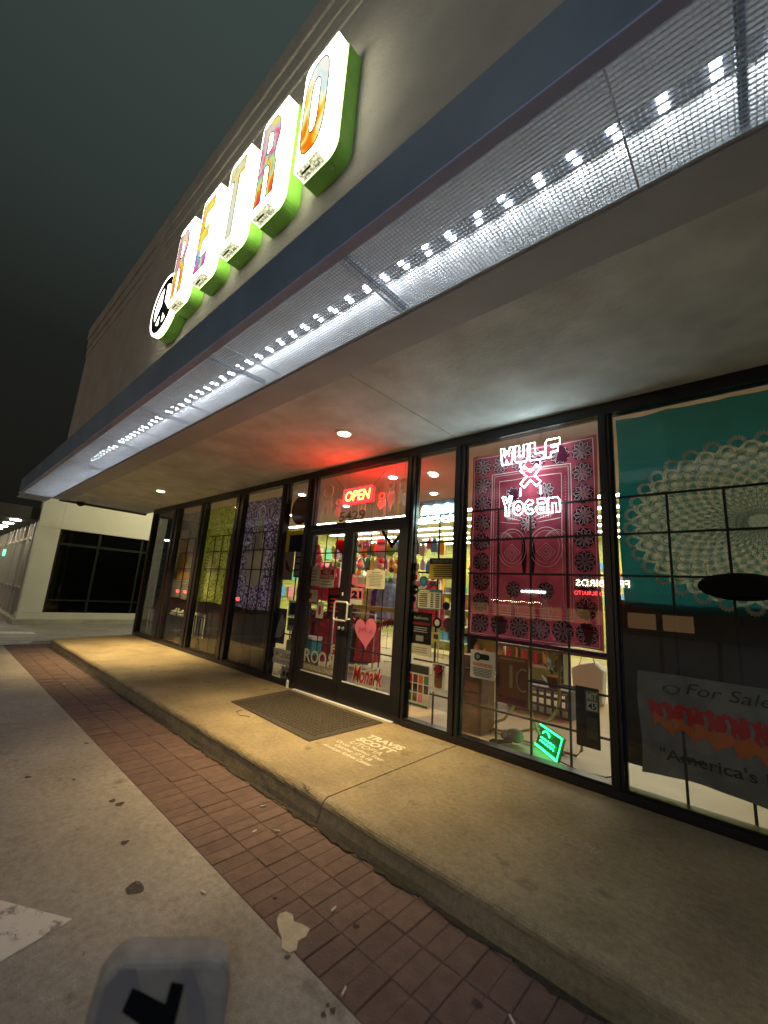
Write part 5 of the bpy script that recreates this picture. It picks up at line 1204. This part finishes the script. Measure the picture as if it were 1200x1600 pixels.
def ground_text(t, body, cx, y, w, h, m, bold=0, skew=0):
    V, F = text_verts(body, bold); xs = [v[0] for v in V]; ys = [v[1] for v in V]; ax, bx, ay, by = min(xs), max(xs), min(ys), max(ys)
    MB().add([(cx-w/2+w*(v[0]-ax)/(bx-ax), y+h*(v[1]-ay)/(by-ay), .004) for v in V], F).build('lettering', m, t)
t = thing('stencil_text', 'white stencilled concert lettering on the sidewalk beside the mat', 'lettering', (-2.85, -.8, 0))
for body, y, w, h, b_ in (('TRAVIS', -.60, .46, .105, .04), ('SCOTT', -.735, .46, .105, .04), ('UTOPIA', -.845, .40, .08, .0), ('Circus Maximus Tour', -.925, .60, .055, .02), ('October 17 & 18', -1.005, .46, .055, .02), ('American Airlines Center', -1.085, .62, .055, .02)):
    ground_text(t, body, -2.845+.01*(y+.8), y, w, h, 'chalk', b_)
t = thing('stencil_text', 'faint worn stencil letters on the dark sidewalk right of the joint', 'lettering', (-.95, -.9, 0))
ground_text(t, 'UTOPIA', -.97, -.93, .34, .09, 'chalk_faint', .02)
pbr('dried_patch', (.42, .36, .26), .9, var=.15, scale=25, bump=.3)
pp = [atZ(x, y, GZ) for x, y in ((432, 1440), (436, 1430), (447, 1426), (457, 1431), (459, 1442), (470, 1445), (484, 1453), (478, 1466), (466, 1472), (463, 1486), (452, 1491), (440, 1484), (440, 1468), (435, 1455))]
n_ = len(pp); t = MB(); t.add([(p.x, p.y, GZ+.006) for p in pp]+[(p.x, p.y, GZ-.002) for p in pp], [tuple(range(n_))]+[(i, (i+1) % n_, (i+1) % n_+n_, i+n_) for i in range(n_)])
tag(t.build('paper_scrap', 'dried_patch'), 'flattened tan paper scrap on the brick strip', 'litter')
decal('painted_arrow', [(-2.47, -3.10), (-3.2, -3.545), (-3.15, -3.75), (-2.33, -3.62)], GZ+.004, 'road_paint', 'worn white painted arrow tip on the parking lot at left', 'marking')
# spots, butts, leaves
pbr('stain_solid', (.05, .045, .038), .85)
def soft_stain():
    m = chalk_mat('stain', .8); m.node_tree.nodes['Principled BSDF'].inputs['Base Color'].default_value = (.06, .05, .042, 1)
soft_stain(); pbr('butt', (.62, .55, .42), .8); 
st = [(210, 1389, 13), (175, 1252, 5), (187, 1257, 6), (195, 1317, 5), (135, 1162, 3), (43, 1215, 4), (115, 1219, 3), (505, 1587, 4), (512, 1572, 3), (520, 1580, 4), (449, 1497, 4), (430, 1405, 3), (556, 1449, 5), (745, 1570, 7)]
for i, (x, y, r) in enumerate(st):
    p = atZ(x, y, GZ); r = r*(p-CAM).length/FPX*.75
    pts = [(p.x+r*(1+.25*math.sin(3*a+i))*math.cos(a), p.y+r*(1+.2*math.cos(2*a+i))*math.sin(a)) for a in [2*PI*k/14 for k in range(14)]]
    tag(MB().add([(q[0], q[1], GZ+.004) for q in pts], [tuple(range(14))]).build('ground_stain', 'stain'), ('large dark oil spot in the open parking lot' if i == 0 else 'small dark gum spot on the parking lot pavement'), 'stain', 'gum spots on the pavement')
for i, (x, y) in enumerate(((318, 1397), (433, 1300), (397, 1301), (411, 1261), (537, 1552), (521, 1423), (800, 1597), (100, 1069))):
    p = atZ(x, y, GZ); a = random.uniform(0, 3)
    tag(MB().tube([(p.x-.018*math.cos(a), p.y-.018*math.sin(a), GZ+.007), (p.x+.018*math.cos(a), p.y+.018*math.sin(a), GZ+.007)], .005, 6).build('cigarette_butt', 'butt'), 'pale cigarette butt lying on the ' + ('open parking lot' if i == 0 else 'brick strip'), 'litter', 'cigarette butts')
p = atZ(482, 1232, -.01); mb = MB()
for i in range(30): mb.tube([(p.x+random.gauss(0, .02), p.y+random.gauss(0, .015), -.03), (p.x+random.gauss(0, .05), p.y+random.gauss(0, .04), random.uniform(.0, .02))], .0015, 3)
tag(mb.build('weed', 'dried_patch'), 'small dry weed tuft on the kerb edge below the mat', 'plant')
# grey rounded post right in front of the camera
pbr('post_grey', (.30, .26, .225), .6, var=.22, scale=18, bump=.3, bscale=60); pbr('post_shade_band', (.22, .19, .20), .6)  # darker bands paint the shade stripes onto the post face
dpt = .80
def fg(x, y): return CAM+ray(x, y)*dpt
c0 = fg(265, 1482); fdir = Vector((c0.x-CAM.x, c0.y-CAM.y, 0)).normalized(); sdir = Vector((fdir.y, -fdir.x, 0))
def onpost(x, y):
    d = ray(x, y); k = (c0-CAM).dot(fdir)/d.dot(fdir); q = CAM+d*k; return ((q-c0).dot(sdir), q.z)
t = thing('parking_post', 'grey rounded post top with black bracket mark, nearest to viewer', 'post', (c0.x, c0.y, GZ))
loop = [onpost(q[0], q[1]+(22 if q[1] < 1530 else 8)) for q in ((118, 1650), (132, 1590), (145, 1545), (160, 1510), (178, 1490), (200, 1482), (260, 1482), (325, 1478), (345, 1482), (357, 1496), (361, 1515), (358, 1550), (350, 1600), (345, 1650))]
xl, xr = loop[0][0], loop[-1][0]; loop = [(xl-.02, GZ)]+loop+[(xr+.01, GZ)]
def post_part(name, loop, f0, f1, m, bevel=0):
    n = len(loop); P = lambda s_, z, f_: c0.xy.to_3d()*1+sdir*s_+fdir*f_+Vector((0, 0, z))
    base = Vector((c0.x, c0.y, 0)); vs_ = [base+sdir*s_+fdir*f0+Vector((0, 0, z)) for s_, z in loop]+[base+sdir*s_+fdir*f1+Vector((0, 0, z)) for s_, z in loop]
    return MB().add(vs_, [tuple(range(n)), tuple(reversed(range(n, 2*n)))]+[(i, i+n, (i+1) % n+n, (i+1) % n) for i in range(n)]).build(name, m, t, bevel=bevel)
post_part('body', loop, 0, .07, 'post_grey', .012)
post_part('shade_band', [onpost(*q) for q in ((283, 1514), (301, 1514), (318, 1560), (326, 1640), (296, 1640), (292, 1560))], -.0015, .0, 'post_shade_band')
post_part('shade_band', [onpost(*q) for q in ((188, 1514), (213, 1514), (220, 1545), (200, 1552), (170, 1600), (150, 1640), (148, 1600), (166, 1540))], -.0015, .0, 'post_shade_band')
post_part('bracket_mark', [onpost(*q) for q in ((207, 1542), (258, 1569), (268, 1534), (287, 1538), (270, 1610), (238, 1610), (192, 1577))], -.006, .0, 'p_black')

# ================================================================== ACROSS THE PARKING LOT, BEHIND THE CAMERA (seen in the glass)
pbr('strip_wall', (.16, .12, .09), .85, var=.15, scale=1); emit('warm_window', (1.0, .55, .22), .55); emit('sign_cream', (1.0, .92, .66), 22); emit('sign_red', (1, .05, .05), 22); emit('string_bulb', (1, .8, .5), 60)
t = thing('strip_mall', 'low strip of shops with lit sign across the parking lot', 'building', (-12, -31, GZ))
MB().box(-40, 12, -36, -30.3, GZ, 5.2).build('wall', 'strip_wall', t); MB().box(-40, 12, -30.3, -29.0, 2.75, 2.95).build('canopy', 'strip_wall', t)
for i in range(9): MB().box(-22+i*2.1, -20.3+i*2.1, -30.29, -30.25, .3, 1.35).build('window', 'warm_window', t)
text_b = (-10.7, -7.1)
V, F = text_verts('FREEBIRDS', .02); ax, bx = min(v[0] for v in V), max(v[0] for v in V); ay, by = min(v[1] for v in V), max(v[1] for v in V)
def back_text(body, x0, x1, z0, z1, m, y=-30.2):
    V, F = text_verts(body, .02); ax, bx = min(v[0] for v in V), max(v[0] for v in V); ay, by = min(v[1] for v in V), max(v[1] for v in V)
    MB().add([(x1-(x1-x0)*(v[0]-ax)/(bx-ax), y, z0+(z1-z0)*(v[1]-ay)/(by-ay)) for v in V], F).build('lettering', m, t)
back_text('FREEBIRDS', -10.75, -7.05, 3.10, 3.62, 'sign_cream'); back_text('WORLD BURRITO', -10.5, -7.3, 2.40, 2.70, 'sign_red', -28.95)
for i in range(26): MB().lathe((-17.2+i*.17, -28.9, 1.62+.05*math.sin(i*.9)), [(.02, -.02), (.03, 0), (.02, .02)], 6).build('string_light', 'string_bulb', t)
emit('sign_white_far', (.9, .95, 1), 16)
back_text('THE SHOP', -15.2, -13.0, 2.35, 2.62, 'sign_white_far', -30.15) if False else MB().box(-15.2, -13.1, -30.24, -30.2, 2.40, 2.62).build('sign_panel', 'sign_white_far', t)
# parking lot lamps
pbr('pole_dark', (.05, .05, .05), .5); emit('lot_lens', (.95, .97, 1.0), 40)
def lot_lamp(x, y, h, watts, col, label):
    t = thing('parking_lamp', label, 'street lamp', (x, y, GZ))
    MB().lathe((x, y, GZ), [(.25, 0), (.25, .7), (.24, .72)], 16).build('footing', 'parking_concrete', t)
    MB().tube([(x, y, .5), (x, y, h)], [.09, .06], 10).build('pole', 'pole_dark', t, smooth=True)
    MB().box(x-.06, x+.06, y, y+.7, h-.05, h+.05).build('arm', 'pole_dark', t); MB().box(x-.2, x+.2, y+.6, y+1.2, h-.04, h+.10).build('head', 'pole_dark', t, bevel=.02)
    MB().box(x-.17, x+.17, y+.63, y+1.17, h-.055, h-.042).build('lens', 'lot_lens', t)
    L = bpy.data.lights.new('lamp', 'POINT'); L.energy = watts; L.color = col; L.shadow_soft_size = .25
    lo = bpy.data.objects.new('lamp', L); C.objects.link(lo); lo.parent = t; lo.location = (0, .9, h-GZ-.35)
lot_lamp(8.5, -11, 8.5, 760, (.72, .86, 1.0), 'tall parking lot lamp behind the viewer to the right'); lot_lamp(-20, -17, 8.5, 260, (1.0, .74, .48), 'tall warm parking lot lamp farther left behind the viewer')
# parked cars with lit tail lamps
pbr('car_dark', (.03, .03, .035), .25, metal=.4); pbr('car_tyre', (.015, .015, .015), .8); emit('tail_lit', (1, .02, .02), 40); glass('car_glass', (.2, .22, .22), 1.2); pbr('car_silver', (.3, .3, .3), .3, metal=.5)
def car(x, y, m, label):
    """rear bumper at y, nose towards -y"""
    t = thing('parked_car', label, 'car', (x, y-2.2, GZ)); g = GZ
    side = [(0, .35), (0, .95), (-.15, 1.02), (-.35, 1.05), (-.8, 1.42), (-2.2, 1.45), (-3.0, 1.0), (-4.2, .82), (-4.4, .6), (-4.4, .3)]
    n = len(side); vs_ = [(x-.88*(.86 if z > 1.1 else 1), y+q, g+z) for q, z in side]+[(x+.88*(.86 if z > 1.1 else 1), y+q, g+z) for q, z in side]
    MB().add(vs_, [tuple(range(n)), tuple(reversed(range(n, 2*n)))]+[(i, i+n, (i+1) % n+n, (i+1) % n) for i in range(n)]).build('body', m, t, bevel=.05)
    MB().add([(x-.68, y-.36, g+1.10), (x+.68, y-.36, g+1.10), (x+.62, y-.74, g+1.40), (x-.62, y-.74, g+1.40)], [(0, 1, 2, 3)]).build('rear_window', 'car_glass', t)
    for sx_ in (-1, 1):
        for q in (-.85, -3.5): w = MB().lathe((x+sx_*.80, y+q, g+.32), [(.32, -.1), (.33, 0), (.32, .1)], 18, 'x').build('wheel', 'car_tyre', t)
        MB().box(x+sx_*.86, x+sx_*.55, y+.001, y+.03, g+.72, g+.88).build('tail_light', 'tail_lit', t)
    MB().box(x-.5, x+.5, y+.001, y+.05, g+.38, g+.5).build('bumper', 'car_tyre', t); MB().box(x-.26, x+.26, y+.001, y+.02, g+.66, g+.8).build('number_plate', 'p_white', t)
car(-22.4, -8.0, 'car_dark', 'dark parked car with lit tail lamps far left in the lot'); car(-33.0, -9.5, 'car_silver', 'silver parked car with lit tail lamps farthest left in lot')
